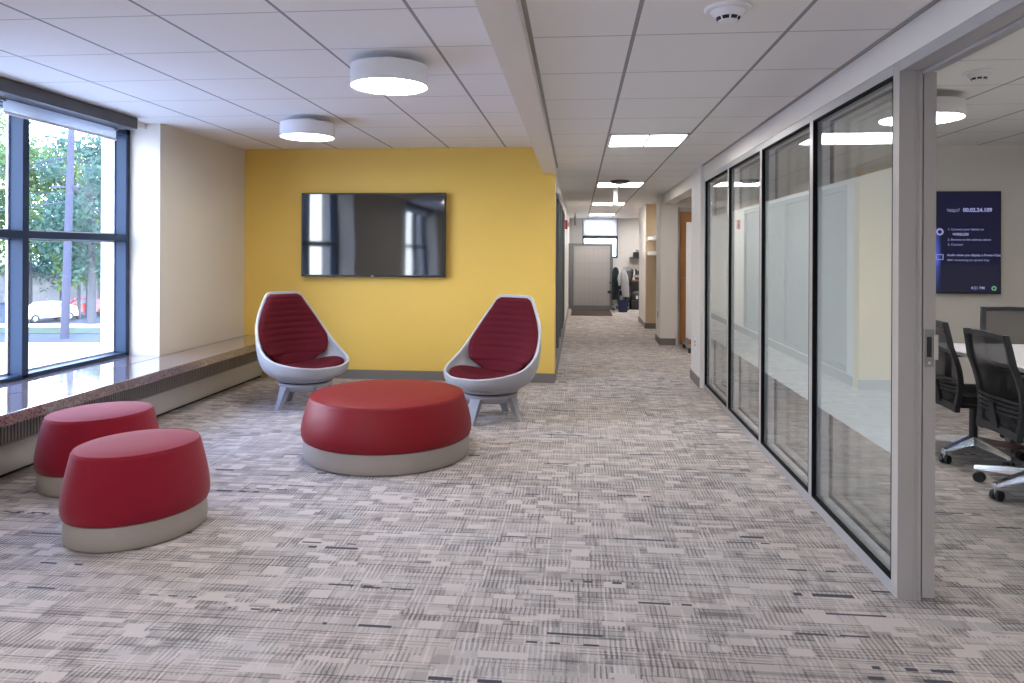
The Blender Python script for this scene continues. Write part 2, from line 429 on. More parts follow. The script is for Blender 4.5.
window_unit(2, W2[0], W2[1], [-2.2, -1.05], 'second dark framed window nearer the camera')
# roller blinds
def blind(y0, y1, label, br):
    t = thing('roller_blind', label, 'roller blind', (-3.8, y0, 2.39))
    B().box(-0.06, 0.11, 0, y1-y0, 0, 0.093).build('cassette', 'blindbox', t, bevel=0.004)
    for a, b in br:
        q = N('blind_cloth'); vec, x, y, z = q.xyz()
        d = q.n('ShaderNodeBsdfDiffuse', {'Color': (0.75, 0.76, 0.78, 1)}).outputs[0]
        l = q.n('ShaderNodeBsdfTranslucent', {'Color': (0.72, 0.75, 0.80, 1)}).outputs[0]
        m = q.done(q.n('ShaderNodeMixShader', {0: 0.6, 1: d, 2: l}).outputs[0])
        k = B().box(-0.052, -0.048, a, b, -0.085, 0.01).build('blind_cloth', m, t)
        B().tube([(-0.05, a, -0.092), (-0.05, b, -0.092)], 0.010).build('hem_bar', 'lampw', k, smooth=True)
    for b in sorted({p for ab in br for p in ab}):
        B().box(-0.054, -0.03, b-0.022, b+0.004, -0.02, 0.0).build('bracket', 'plate', t)
    return t
blind(3.42, 5.67, 'dark grey blind box above the window by the granite ledge', [(0.05, 0.99), (1.03, 2.20)])
blind(-3.4, 0.2, 'dark grey blind box above the second window behind', [(0.05, 1.15), (1.2, 2.3), (2.35, 3.5)])
# granite ledge
st(B().box(-3.597, -3.183, -5.55, YW-0.0005, 0.385, 0.455).build('trim_2', 'granite', bevel=0.006), 'polished pink-grey granite ledge along the heater', 'ledge')
g = B().box(XW, -3.603, -5.55, YW-0.0005, 0.395, 0.455)
for a, b in (W1, W2): g.box(-4.0, XW-0.0005, a+0.0005, b-0.0005, 0.406, 0.455)
st(g.build('trim_3', 'granite'), 'granite window sill behind the ledge', 'sill')
# heater cover
h = thing('heater_cover', 'long grey metal heater cover running under the granite ledge', 'heater', (-3.44, -5.5, 0))
hb = B().box(-0.19, 0, 0, 13.02, 0.022, 0.192)
hb.build('front_panel', 'heater', h, bevel=0.006)
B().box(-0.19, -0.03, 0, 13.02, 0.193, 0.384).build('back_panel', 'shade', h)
s = B()
n = int(13.0/0.026)
for k in range(n):
    y = 0.01+k*0.026
    s.box(-0.028, 0.0, y, y+0.014, 0.194, 0.38)
s.box(-0.028, 0.004, 0, 13.02, 0.365, 0.384)
s.box(-0.028, 0.004, 0, 13.02, 0.193, 0.202)
s.build('grille', 'slats', h)
B().box(-0.19, -0.02, 0, 13.02, 0.0, 0.021).build('floor_gap_shade', 'dark', h)  # dark strip stands in for the shade in the gap under the heater

# right side: header over glass, wall end, corridor walls
w = B()
w.box(XG, XG+0.16, -5.6, 7.4195, 2.139, ZL).box(XG, XG+0.16, 8.0005, 10.8295, 2.107, ZL)            # header / soffit
w.box(XG, XG+0.16, -5.6, 0.95, 0, 2.139)              # wall nearer than the opening
w.box(1.232, 6.0, 7.42, 8.0, 0, ZL)                   # wall end beside the glass
st(w.build('wall_right', 'white'), 'off-white wall and header along the glass partition', 'wall')
st(B().box(1.4705, 2.4195, 10.94, 10.9995, 2.0605, ZL).build('wall_alcove', 'white'), 'wall over the oak door', 'wall')
st(B().box(1.222, 1.2318, 7.43, 8.0, 0, 0.1).box(1.222, 1.262, 8.0002, 8.011, 0, 0.1).build('baseboard_right', 'base'), 'taupe base at the wall end', 'baseboard')
st(B().box(XG+0.17, 6.0, 8.0, 10.83, 2.36, 2.5).box(1.475, 6.0, 10.8301, 11.12, 2.36, 2.5).build('ceiling_alcove', 'white'), 'alcove ceiling', 'ceiling')
w = B()
w.box(1.215, 1.47, 10.83, 11.45, 0, ZL)               # pillar
w.box(2.42, 6.0, 10.83, 10.95, 0, ZL)
w.box(1.47, 2.42, 11.0, 11.12, 0, ZL)
st(w.build('wall_pillar', 'white', bevel=0.003), 'off-white wall with pillar beside the oak door', 'wall')
st(B().box(1.205, 1.44, 10.819, 10.829, 0, 0.1).box(1.204, 1.2145, 10.819, 11.45, 0, 0.1).build('baseboard_pillar', 'base'), 'taupe base around the pillar', 'baseboard')
st(B().box(1.98, 2.08, 11.45, 13.15, 0, ZL).box(1.209, 2.08, 13.15, 13.3, 0, ZL).build('wall_niche', 'tan', bevel=0.002), 'tan painted niche wall with shelves', 'wall')
st(B().box(1.209, 2.0, 13.301, 14.6, 0, ZL).build('wall_corridor', 'white'), 'pale corridor wall beyond the shelves', 'wall')
st(B().box(1.199, 1.98, 13.139, 13.149, 0, 0.1).box(1.198, 1.2085, 13.139, 14.6, 0, 0.1).build('baseboard_corridor', 'base'), 'taupe base under the niche', 'baseboard')
# corridor left wall with dark glazed doors
w = B()
w.box(-0.45, -0.252, YW+0.14, 18.6, 2.11, ZL)
w.box(-0.45, -0.252, YW+0.14, 7.86, 0, 2.11); w.box(-0.45, -0.252, 12.6, 18.6, 0, 2.11)
w.box(-0.45, -0.252, 7.86, 12.6, 0, 0.115)
st(w.build('wall_corridor_left', 'white'), 'pale left wall of the corridor', 'wall')
dgl = sempty('window_3', 'dark framed glazed wall behind the yellow wall', 'window')
f = B()
ys = [7.865, 9.04, 10.22, 11.4, 12.595]
f.box(-0.33, -0.25, ys[0], ys[-1], 0.116, 0.17).box(-0.33, -0.25, ys[0], ys[-1], 2.05, 2.109)
for y in ys: f.box(-0.33, -0.25, max(ys[0], y-0.03), min(ys[-1], y+0.03), 0.116, 2.109)
f.build('window_frame', 'pframe', dgl)
for a, b in zip(ys, ys[1:]): B().box(-0.30, -0.29, a+0.03, b-0.03, 0.17, 2.05).build('window_pane', 'darkglass', dgl)
st(B().box(-0.2515, -0.243, 7.68, 18.55, 0, 0.1).build('baseboard_corridor', 'base'), 'taupe base along the corridor', 'baseboard')
# far end wall with window
w = B(); yf = 18.6
w.box(-0.45, 0.09, yf, yf+0.2, 0, ZL).box(0.995, 6.0, yf, yf+0.2, 0, ZL).box(0.09, 0.995, yf, yf+0.2, 0, 1.24).box(0.09, 0.995, yf, yf+0.2, 2.25, ZL)
st(w.build('wall_far', 'white'), 'far office wall at the end of the corridor', 'wall')
st(B().box(1.33, 6.0, 10.96, yf, ZC, ZC+0.1).build('ceiling_office', 'white'), 'office ceiling', 'ceiling')
st(B().box(5.9, 6.0, 7.4, yf, 0, ZL).box(5.9, 6.0, -5.6, 7.42, 0, ZM+0.1).build('wall_outer', 'white'), 'outer office wall', 'wall')
fw = sempty('window_4', 'small far window half covered by a white blind', 'window')
f = B().box(0.09, 0.135, yf-0.012, yf+0.08, 1.24, 2.25).box(0.95, 0.995, yf-0.012, yf+0.08, 1.24, 2.25).box(0.09, 0.995, yf-0.012, yf+0.08, 1.24, 1.285).box(0.09, 0.995, yf-0.012, yf+0.08, 2.21, 2.25).box(0.09, 0.995, yf-0.014, yf+0.08, 1.745, 1.815)
f.build('window_frame', 'wframe', fw)
B().box(0.135, 0.95, yf+0.05, yf+0.056, 1.285, 2.21).build('window_pane', 'wglass', fw)
q = N('far_blind'); vec, x, y, z = q.xyz()
d_ = q.n('ShaderNodeBsdfDiffuse', {'Color': (0.86, 0.86, 0.88, 1)}).outputs[0]
l_ = q.n('ShaderNodeBsdfTranslucent', {'Color': (0.80, 0.80, 0.84, 1)}).outputs[0]
fbm = q.done(q.n('ShaderNodeMixShader', {0: 0.5, 1: d_, 2: l_}).outputs[0])
fb = tag(B().box(0.10, 0.985, yf-0.03, yf-0.024, 1.84, 2.25).build('roller_blind', fbm), 'white roller blind pulled halfway down the far office window', 'roller blind')
B().box(0.10, 0.985, yf-0.034, yf-0.018, 1.81, 1.84).build('hem_bar', 'lampw', fb)
# wall behind the camera
st(B().box(-4.2, 6.0, -5.75, -5.6, 0, ZL+0.1).build('wall_front', 'cream'), 'cream wall at the near end of the lounge', 'wall')
# meeting room
st(B().box(XG+0.16, 6.0, 7.36, 7.42, 0, ZM+0.1).build('wall_meeting_back', 'white'), 'off-white back wall of the meeting room', 'wall')
st(B().box(XG+0.16, 6.0, 0.3, 0.4, 0, ZM+0.1).build('wall_meeting_front', 'white'), 'off-white near wall of the meeting room', 'wall')
st(B().box(XG+0.17, 5.9, 7.349, 7.359, 0, 0.1).build('baseboard_meeting', 'base'), 'taupe base in the meeting room', 'baseboard')

# glass partition, four units
ZT = 2.138
units = [(7.385, 6.225), (6.225, 5.13), (5.13, 4.04), (4.04, 3.018)]
names = ['farthest pane of the glass partition, beside the wall end', 'second farthest pane of the glass partition', 'third pane of the glass partition from the far end', 'nearest pane of the glass partition, beside the door post']
for i, (yb, ya) in enumerate(units):
    r = sempty('window_%d' % (5+i), names[i], 'glass partition')
    s0 = 0.0 if i == 3 else 0.025; s1 = 0.055 if i == 0 else 0.025
    fr = B(); x0, x1 = XG, XG+0.110
    a, b = ya+s0, yb-s1; c, d = 0.052, 2.094
    fr.box(x0, x1, ya, yb, 0, c).box(x0, x1, ya, yb, d, ZT)
    fr.box(x0, x1, b, yb, c, d)
    if s0: fr.box(x0, x1, ya, a, c, d)
    fr.build('window_frame', 'alu', r, bevel=0.002)
    def ring(xa, xb, t, name, m):
        k = B()
        k.box(xa, xb, a, b, c, c+t).box(xa, xb, a, b, d-t, d).box(xa, xb, a, a+t, c+t, d-t).box(xa, xb, b-t, b, c+t, d-t)
        return k.build(name, m, r)
    ring(x0+0.001, x0+0.023, 0.010, 'gasket', 'gasket')
    ring(x0+0.0285, x0+0.090, 0.0025, 'inner_lining', 'reveal')
    ring(x0+0.0905, x0+0.108, 0.012, 'gasket', 'gasket')
    p1 = B().box(x0+0.023, x0+0.0265, a, b, c, d).build('window_pane', 'pglass', r)
    B().box(x0+0.0272, x0+0.0276, a+0.003, b-0.003, 0.545, 1.73).build('frosted_band', 'frost', p1)
    B().box(x0+0.096, x0+0.101, a, b, c, d).build('window_pane', 'pglass', r)
# end post, header and track
post = B().box(XG, XG+0.088, YP, 3.018, 0, 2.139)
post.box(XG+0.062, XG+0.066, YP-0.003, YP, 0, 2.095).box(XG+0.076, XG+0.088, YP-0.004, YP, 0, 2.095)
st(post.build('trim_4', 'post', bevel=0.002), 'satin metal post ending the glass partition', 'post')
hd = B().box(XG, XG+0.15, 0.95, YP-0.001, 2.095, 2.139).box(XG+0.085, XG+0.112, 0.95, YP-0.001, 2.082, 2.095)
st(hd.build('trim_5', 'alu', bevel=0.002), 'metal header and sliding track over the doorway', 'header')
d1 = sempty('door_1', 'sliding glass door parked behind the partition', 'door')
B().box(1.3555, 1.404, YP, 3.015, 0.012, 2.09).build('door_stile', 'post', d1, bevel=0.003)
B().box(1.392, 1.400, 3.0155, 4.03, 0.012, 2.09).build('door_pane', 'pglass', d1)
B().box(1.3505, 1.355, YP+.01, 3.015, 0, 2.09).build('door_gap_shade', 'gasket', d1)  # black strip stands in for the shaded gap between post and door
y_ = YP
hp = B().box(1.360, 1.396, y_-.004, y_-.0001, 0.925, 1.075)
hpl = hp.build('pull_handle', 'plate', d1, bevel=0.0015)
B().box(1.368, 1.386, y_-.0055, y_-.004, 0.965, 1.045).build('recess', 'dark', hpl)
B().box(1.390, 1.408, y_-.013, y_-.004, 0.955, 1.055).build('pull', 'silver', hpl, bevel=0.002)
B().tube([(1.378, y_-.004, 0.942), (1.378, y_-.006, 0.942)], 0.006).build('screw', 'silver', hpl)
# oak door in the alcove
d2 = sempty('door_2', 'oak veneer door at the back of the alcove', 'door')
B().box(1.470, 1.515, 10.94, 10.999, 0, 2.06).box(2.375, 2.42, 10.94, 10.999, 0, 2.06).box(1.515, 2.375, 10.94, 10.999, 2.0, 2.06).build('door_frame', 'heater', d2, bevel=0.003)
B().box(1.515, 2.375, 10.955, 10.998, 0.005, 2.0).build('door_leaf', 'wood', d2, bevel=0.002)
hnd = B().tube([(1.57, 10.955, 1.0), (1.57, 10.90, 1.0), (1.68, 10.90, 1.0)], 0.010)
hnd.lathe([(0.001, 0), (0.028, 0.0), (0.028, 0.002), (0.001, 0.002)], 20, (1.57, 10.94, 1.0))
hnd.build('door_handle', 'silver', d2)

# ================================================================== CEILING FITTINGS
def drum(px, py, zc, r, label, grp, h=0.115, gap=0.045):
    t = thing('ceiling_lamp', label, 'ceiling lamp', (px, py, zc-gap-h), 0, grp)
    B().lathe([(r-0.008, 0.006), (r, 0.0), (r+0.001, h*0.5), (r, h), (r-0.03, h), (r-0.03, h-0.004), (r-0.008, h-0.01)], 72).build('drum', 'lampw', t, smooth=True)
    B().lathe([(0.001, 0.004), (r-0.012, 0.004), (r-0.012, 0.008), (0.001, 0.008)], 72).build('diffuser', 'lampe', t, smooth=True)
    B().lathe([(0.001, h-0.003), (0.07, h-0.003), (0.07, h+gap-0.001), (0.001, h+gap-0.001)], 32).build('ceiling_mount', 'lampw', t, smooth=True)
    return t
def onf(u, v, z):   # a point of height z seen at (u, v) in the photo
    import math as m
    c, s_ = m.cos(.0935), m.sin(.0935); cr, sr = m.cos(-.0044), m.sin(-.0044)
    dx, dy, dz = (u-512)/714., 1.0, -(v-252.6)/714.
    x1, z1 = dx*cr+dz*sr, -dx*sr+dz*cr
    X, Y, Z = c*x1-s_*dy, s_*x1+c*dy, z1
    k = (z-1.37)/Z
    return X*k, Y*k
lx, ly = -1.025, 4.115
drum(-1.100, 4.06, ZL, 0.222, 'white drum ceiling lamp over the round red table, larger in view', 'drum lamps')
drum(-2.275, 5.81, ZL, 0.222, 'white drum ceiling lamp nearer the yellow wall and window', 'drum lamps')
drum(-2.33, 1.6, ZL, 0.222, 'drum ceiling lamp behind the camera by the window wall', 'drum lamps')
drum(-1.045, -0.6, ZL, 0.222, 'drum ceiling lamp behind the camera near the beam', 'drum lamps')
drum(-2.33, -3.0, ZL, 0.222, 'drum ceiling lamp at the near end of the lounge', 'drum lamps')
drum(*onf(920.5, 120.0, 2.285), ZM, 0.262, 'white drum ceiling lamp inside the meeting room', 'drum lamps', h=0.105, gap=0.05)
drum(4.0, 2.6, ZM, 0.255, 'second drum ceiling lamp inside the meeting room', 'drum lamps', h=0.10, gap=0.04)
def troffer(x0, y0, label, z=ZC):
    t = thing('ceiling_light', label, 'ceiling light', (x0+T/2, y0+T/2, z-0.012), 0, 'square corridor light panels')
    a = T/2-0.008
    B().box(-a, a, -a, -a+0.018, 0, 0.0115).box(-a, a, a-0.018, a, 0, 0.0115).box(-a, -a+0.018, -a, a, 0, 0.0115).box(a-0.018, a, -a, a, 0, 0.0115).build('frame', 'lampw', t)
    B().box(-0.009, 0.009, -a+0.018, a-0.018, -0.004, 0.010).build('centre_bar', 'heater', t)
    for sgn in (-1, 1):
        xa, xb = sorted((sgn*0.0095, sgn*(a-0.018)))
        B().box(xa, xb, -a+0.018, a-0.018, 0.003, 0.010).build('diffuser', 'troff', t)
for i, (yy, l) in enumerate(((5.411, 'nearest square light panel in the corridor ceiling'), (9.07, 'second square light panel, beside the dark round vent'), (12.73, 'third square light panel down the corridor'), (16.39, 'farthest square light panel at the corridor end'), (-1.9, 'square light panel of the corridor behind the camera'))):
    troffer(0.2197, yy, l)
troffer(1.45, 17.2, 'unseen light panel added to brighten the far office wall'); troffer(2.2, 16.0, 'unseen light panel added behind the corridor wall end to brighten the office'); troffer(3.2, 17.0, 'square light panel over the far office desks')  # first two are hidden panels added to brighten the far office
troffer(3.2, 9.2, 'square light panel in the alcove ceiling', 2.36)
def detector(x, y, z, label, r=0.075):
    t = thing('smoke_detector', label, 'smoke detector', (x, y, z), 0, 'smoke detectors')
    B().lathe([(0.001, -0.012), (r*0.93, -0.012), (r, -0.006), (r, -0.0005), (0.001, -0.0005)], 40).build('base_plate', 'lampw', t, smooth=True)
    B().lathe([(0.001, -0.052), (0.028, -0.052), (0.036, -0.047), (0.038, -0.042), (0.060, -0.020), (0.062, -0.012), (0.001, -0.012)], 40).build('body', 'lampw', t, smooth=True)
    v = B()
    for k in range(8):
        a0, a1 = 2*PI*(k+0.12)/8, 2*PI*(k+0.88)/8
        v.loft([[(rr*math.cos(a), rr*math.sin(a), zz) for rr, zz in ((0.0375, -0.047), (0.0440, -0.0365), (0.040, -0.0365), (0.033, -0.047))] for a in (a0, (a0+a1)/2, a1)])
    v.build('vent_slot', 'dark', t)
x, y = onf(728, 8, ZC)
detector(x, y, ZC, 'white smoke detector on the corridor ceiling', 0.085)
x, y = onf(979, 72, ZM)
detector(x, y, ZM, 'white smoke detector on the meeting room ceiling', 0.085)
t = thing('ceiling_vent', 'dark round vent beside the second corridor light panel', 'vent', (0.50, 8.93, ZC))
B().lathe([(0.001, -0.04), (0.07, -0.04), (0.11, -0.028), (0.12, -0.0005), (0.001, -0.0005)], 32).build('grille', 'blindbox', t, smooth=True)
x, y = onf(614.5, 190, ZC-0.02)
t = thing('exit_sign', 'white sign box hanging edge-on below the second light panel', 'sign', (0.50, 10.1, ZC-0.235))
B().box(-0.03, 0.03, -0.15, 0.15, 0, 0.20).build('housing', 'lampw', t, bevel=0.004)
B().box(-0.035, 0.035, -0.09, 0.09, 0.20, 0.2345).build('mount', 'lampw', t)
t = thing('exit_sign', 'thin grey sign hanging edge-on at the far corridor end', 'sign', (-0.09, 16.0, 1.99))
B().box(-0.022, 0.022, -0.15, 0.15, 0, 0.19).build('housing', 'plate', t, bevel=0.003)
B().box(-0.012, 0.012, -0.02, 0.02, 0.19, 0.2765).build('mount', 'plate', t)
t = thing('fire_alarm', 'small red fire alarm on the left corridor wall', 'fire alarm', (-0.2515, 12.95, 1.80))
B().box(0, 0.045, -0.06, 0.06, 0, 0.16).build('housing', 'redp', t, bevel=0.006)
B().box(0.045, 0.07, -0.03, 0.03, 0.04, 0.11).build('strobe', 'lampw', t, bevel=0.005)
# wall plates
t = thing('wall_outlet', 'dark outlet low on the wall end beside the glass partition', 'outlet', (1.2315, 7.69, 0.42))
B().box(-0.006, 0, -0.036, 0.036, -0.058, 0.058).build('cover_plate', 'lampw', t, bevel=0.002)
for dz in (-0.032, 0.005): B().box(-0.0075, -0.006, -0.017, 0.017, dz, dz+0.028).build('socket', 'dark', t)
t = thing('wall_outlet', 'grey outlet low on the corridor face of the pillar', 'outlet', (1.2145, 11.15, 0.43))
B().box(-0.006, 0, -0.036, 0.036, -0.058, 0.058).build('cover_plate', 'plate', t, bevel=0.002)
B().box(-0.0075, -0.006, -0.017, 0.017, -0.03, 0.03).build('socket', 'dark', t)

# ================================================================== TELEVISIONS
t = thing('television', 'large black wall-mounted television on the yellow wall', 'television', (-2.190, YW, 1.103))
B().box(-0.787, 0.787, -0.085, -0.04, 0, 0.898).build('housing', 'tvframe', t, bevel=0.006)
B().box(-0.772, 0.772, -0.0875, -0.0851, 0.022, 0.884).build('screen', 'tv', t)
B().box(-0.3, 0.3, -0.04, -0.001, 0.25, 0.65).build('wall_bracket', 'dark', t)
B().box(-0.018, 0.018, -0.0895, -0.0855, 0.004, 0.014).build('logo', 'silver', t)
t = thing('wall_screen', 'wall display with a dark blue picture and text in the meeting room', 'screen', (3.490, 7.358, 0.99))
B().box(-0.565, 0.565, -0.06, -0.001, 0, 0.995).build('housing', 'tvframe', t, bevel=0.005)
sc = B().box(-0.552, 0.552, -0.0620, -0.0602, 0.015, 0.982).build('screen', screen_blue(), t)
def text(body, x, z, size, mat='txt', parent=None, bold=0.0):
    cu = bpy.data.curves.new('lettering', 'FONT'); cu.body = body; cu.size = size*.86; cu.offset = bold
    cu.extrude = 0.0004
    cu.materials.append(MT[mat])
    tmp = bpy.data.objects.new('tmp', cu)
    me = bpy.data.meshes.new_from_object(tmp); bpy.data.objects.remove(tmp); me.materials.clear(); me.materials.append(MT[mat])
    o = bpy.data.objects.new('lettering', me); COL.objects.link(o)
    o.parent = parent; o.location = (x-.012, -0.0628, z); o.rotation_euler = (PI/2, 0, 0)
    return o
text('http://', 0.08, 0.795, 0.055, parent=sc)
text('00.02.24.109', 0.225, 0.795, 0.060, parent=sc, bold=0.002)
text('1. Connect your device to', 0.085, 0.615, 0.036, parent=sc)
text('WIRELESS', 0.13, 0.565, 0.040, parent=sc, bold=0.001)
text('2. Browse to the address above', 0.085, 0.515, 0.036, parent=sc)
text('3. Connect', 0.085, 0.467, 0.036, parent=sc)
text('Audio when you display a Power-Cast', 0.08, 0.365, 0.037, parent=sc, bold=0.0006)
text('after connecting on system tray', 0.08, 0.318, 0.035, parent=sc)
text('4:21 PM', 0.30, 0.045, 0.045, parent=sc, bold=0.0005)
def iconring(cx, cz, r, mat, w=0.01, sq=False):
    b = B(); L = []
    for k in range(24):
        a = 2*PI*k/24
        e = (1.0, 0.8) if sq else (1, 1)
        def pt(rr):
            if sq:
                m = max(abs(math.cos(a)), abs(math.sin(a))); return (cx+rr*math.cos(a)/m, cz+rr*0.75*math.sin(a)/m)
            return (cx+rr*math.cos(a), cz+rr*math.sin(a))
        o_, i_ = pt(r), pt(r-w)
        L.append([(o_[0], -0.0622, o_[1]), (i_[0], -0.0622, i_[1]), (i_[0], -0.0630, i_[1]), (o_[0], -0.0630, o_[1])])
    L.append(L[0])
    b.loft(L, False, False); return b.build('icon', mat, sc)
iconring(0.0, 0.60, 0.035, 'txt', 0.016); iconring(0.0, 0.355, 0.035, 'txt', 0.008, True); iconring(0.50, 0.055, 0.024, 'txtg', 0.014)

# ================================================================== OTTOMANS
def ottoman(name, label, cat, loc, R_, H_, hb, rt, mat, grp=None, oval=None, rz=0):
    t = thing(name, label, cat, loc, rz, grp)
    if oval: t.scale = (oval[0]/R_, oval[1]/R_, 1)
    B().lathe([(0.001, 0.0), (R_-0.02, 0.0), (R_-0.02, 0.008), (R_-0.004, 0.010), (R_, 0.02), (R_+0.001, hb*0.6), (R_-0.004, hb), (0.001, hb)], 96).build('base', 'taupe', t, smooth=True)
    bl = R_+0.012
    p = [(0.001, hb+0.0005), (R_-0.012, hb+0.0005), (R_+0.004, hb+0.006), (bl, hb+0.028), (bl+0.001, hb+0.06)]
    z1 = H_-0.030
    for k in range(1, 9):
        f = k/8; z = hb+0.06+(z1-hb-0.06)*f
        p.append((bl+0.001-(bl+0.001-rt)*(f**1.35), z))
    for k in range(1, 6):
        a = k/5*PI/2
        p.append((rt-0.026*(1-math.cos(a)), z1+0.021*math.sin(a)))
    p += [(rt-0.045, H_-0.005), (rt*0.7, H_), (rt*0.35, H_+0.003), (0.001, H_+0.004)]
    body = B().lathe(p, 96).build('upholstered_body', mat, t, smooth=True)
    seg = 96; r0 = rt-0.010; zz = z1+0.0165
    ring = B(); L = []
    for k in range(seg+1):
        a = 2*PI*k/seg
        L.append([((r0+0.0030*math.cos(q2))*math.cos(a), (r0+0.0030*math.cos(q2))*math.sin(a), zz+0.0030*math.sin(q2)) for q2 in [2*PI*j/8 for j in range(8)]])
    ring.loft(L, False, False).build('piping', mat, t, smooth=True)
    return t
ottoman('ottoman_table', 'big round red leather ottoman between the lounge chairs', 'ottoman', (-1.300, 4.795, 0), 0.560, 0.418, 0.132, 0.522, 'leather')
ottoman('ottoman', 'small red fabric ottoman nearest the camera, in front of its twin', 'ottoman', (-2.165, 3.345, 0), 0.300, 0.435, 0.116, 0.272, 'redfab', 'small red ottomans', (.328, .288), 1.12)
ottoman('ottoman', 'small red fabric ottoman tucked against the heater, behind its twin', 'ottoman', (-2.835, 4.01, 0), 0.300, 0.426, 0.116, 0.272, 'redfab', 'small red ottomans', (.328, .290), 1.2)

# ================================================================== LOUNGE CHAIRS
HALF = [(.36, 0, .405), (.345, .13, .407), (.26, .27, .425), (.12, .36, .455), (0, .385, .495), (-.10, .385, .55), (-.19, .37, .63), (-.27, .34, .73), (-.33, .29, .84), (-.375, .225, .95), (-.395, .185, 1.012), (-.405, .15, 1.034), (-.41, .07, 1.04), (-.41, 0, 1.04)]
def catmull(P, n):
    P = [Vector(p) for p in P]
    a = Vector((P[0].x, -P[1].y, P[1].z)); a.x = P[1].x
    b = Vector((P[-2].x, -P[-2].y, P[-2].z))
    Q = [a]+P+[b]; out = []
    for i in range(1, len(Q)-2):
        p0, p1, p2, p3 = Q[i-1:i+3]
        for k in range(n):
            t = k/n
            out.append(0.5*((2*p1)+(p2-p0)*t+(2*p0-5*p1+4*p2-p3)*t*t+(3*p1-p0-3*p2+p3)*t**3))
    out.append(P[-1]); return out
HALF = [(x, y, z-.034) for x, y, z in HALF]
RIMH = catmull(HALF, 5)
RIM = RIMH+[Vector((p.x, -p.y, p.z)) for p in reversed(RIMH[1:-1])]
def bez(a, c, b, t): return a*(1-t)**2+c*2*t*(1-t)+b*t*t
def rim_at(z):
    prev = None
    for p in RIMH[8:]:
        if prev is not None and prev.z <= z <= p.z:
            f = (z-prev.z)/max(1e-6, p.z-prev.z); return prev.lerp(p, f)
        prev = p
    return RIMH[-1] if z > 1 else RIMH[8]
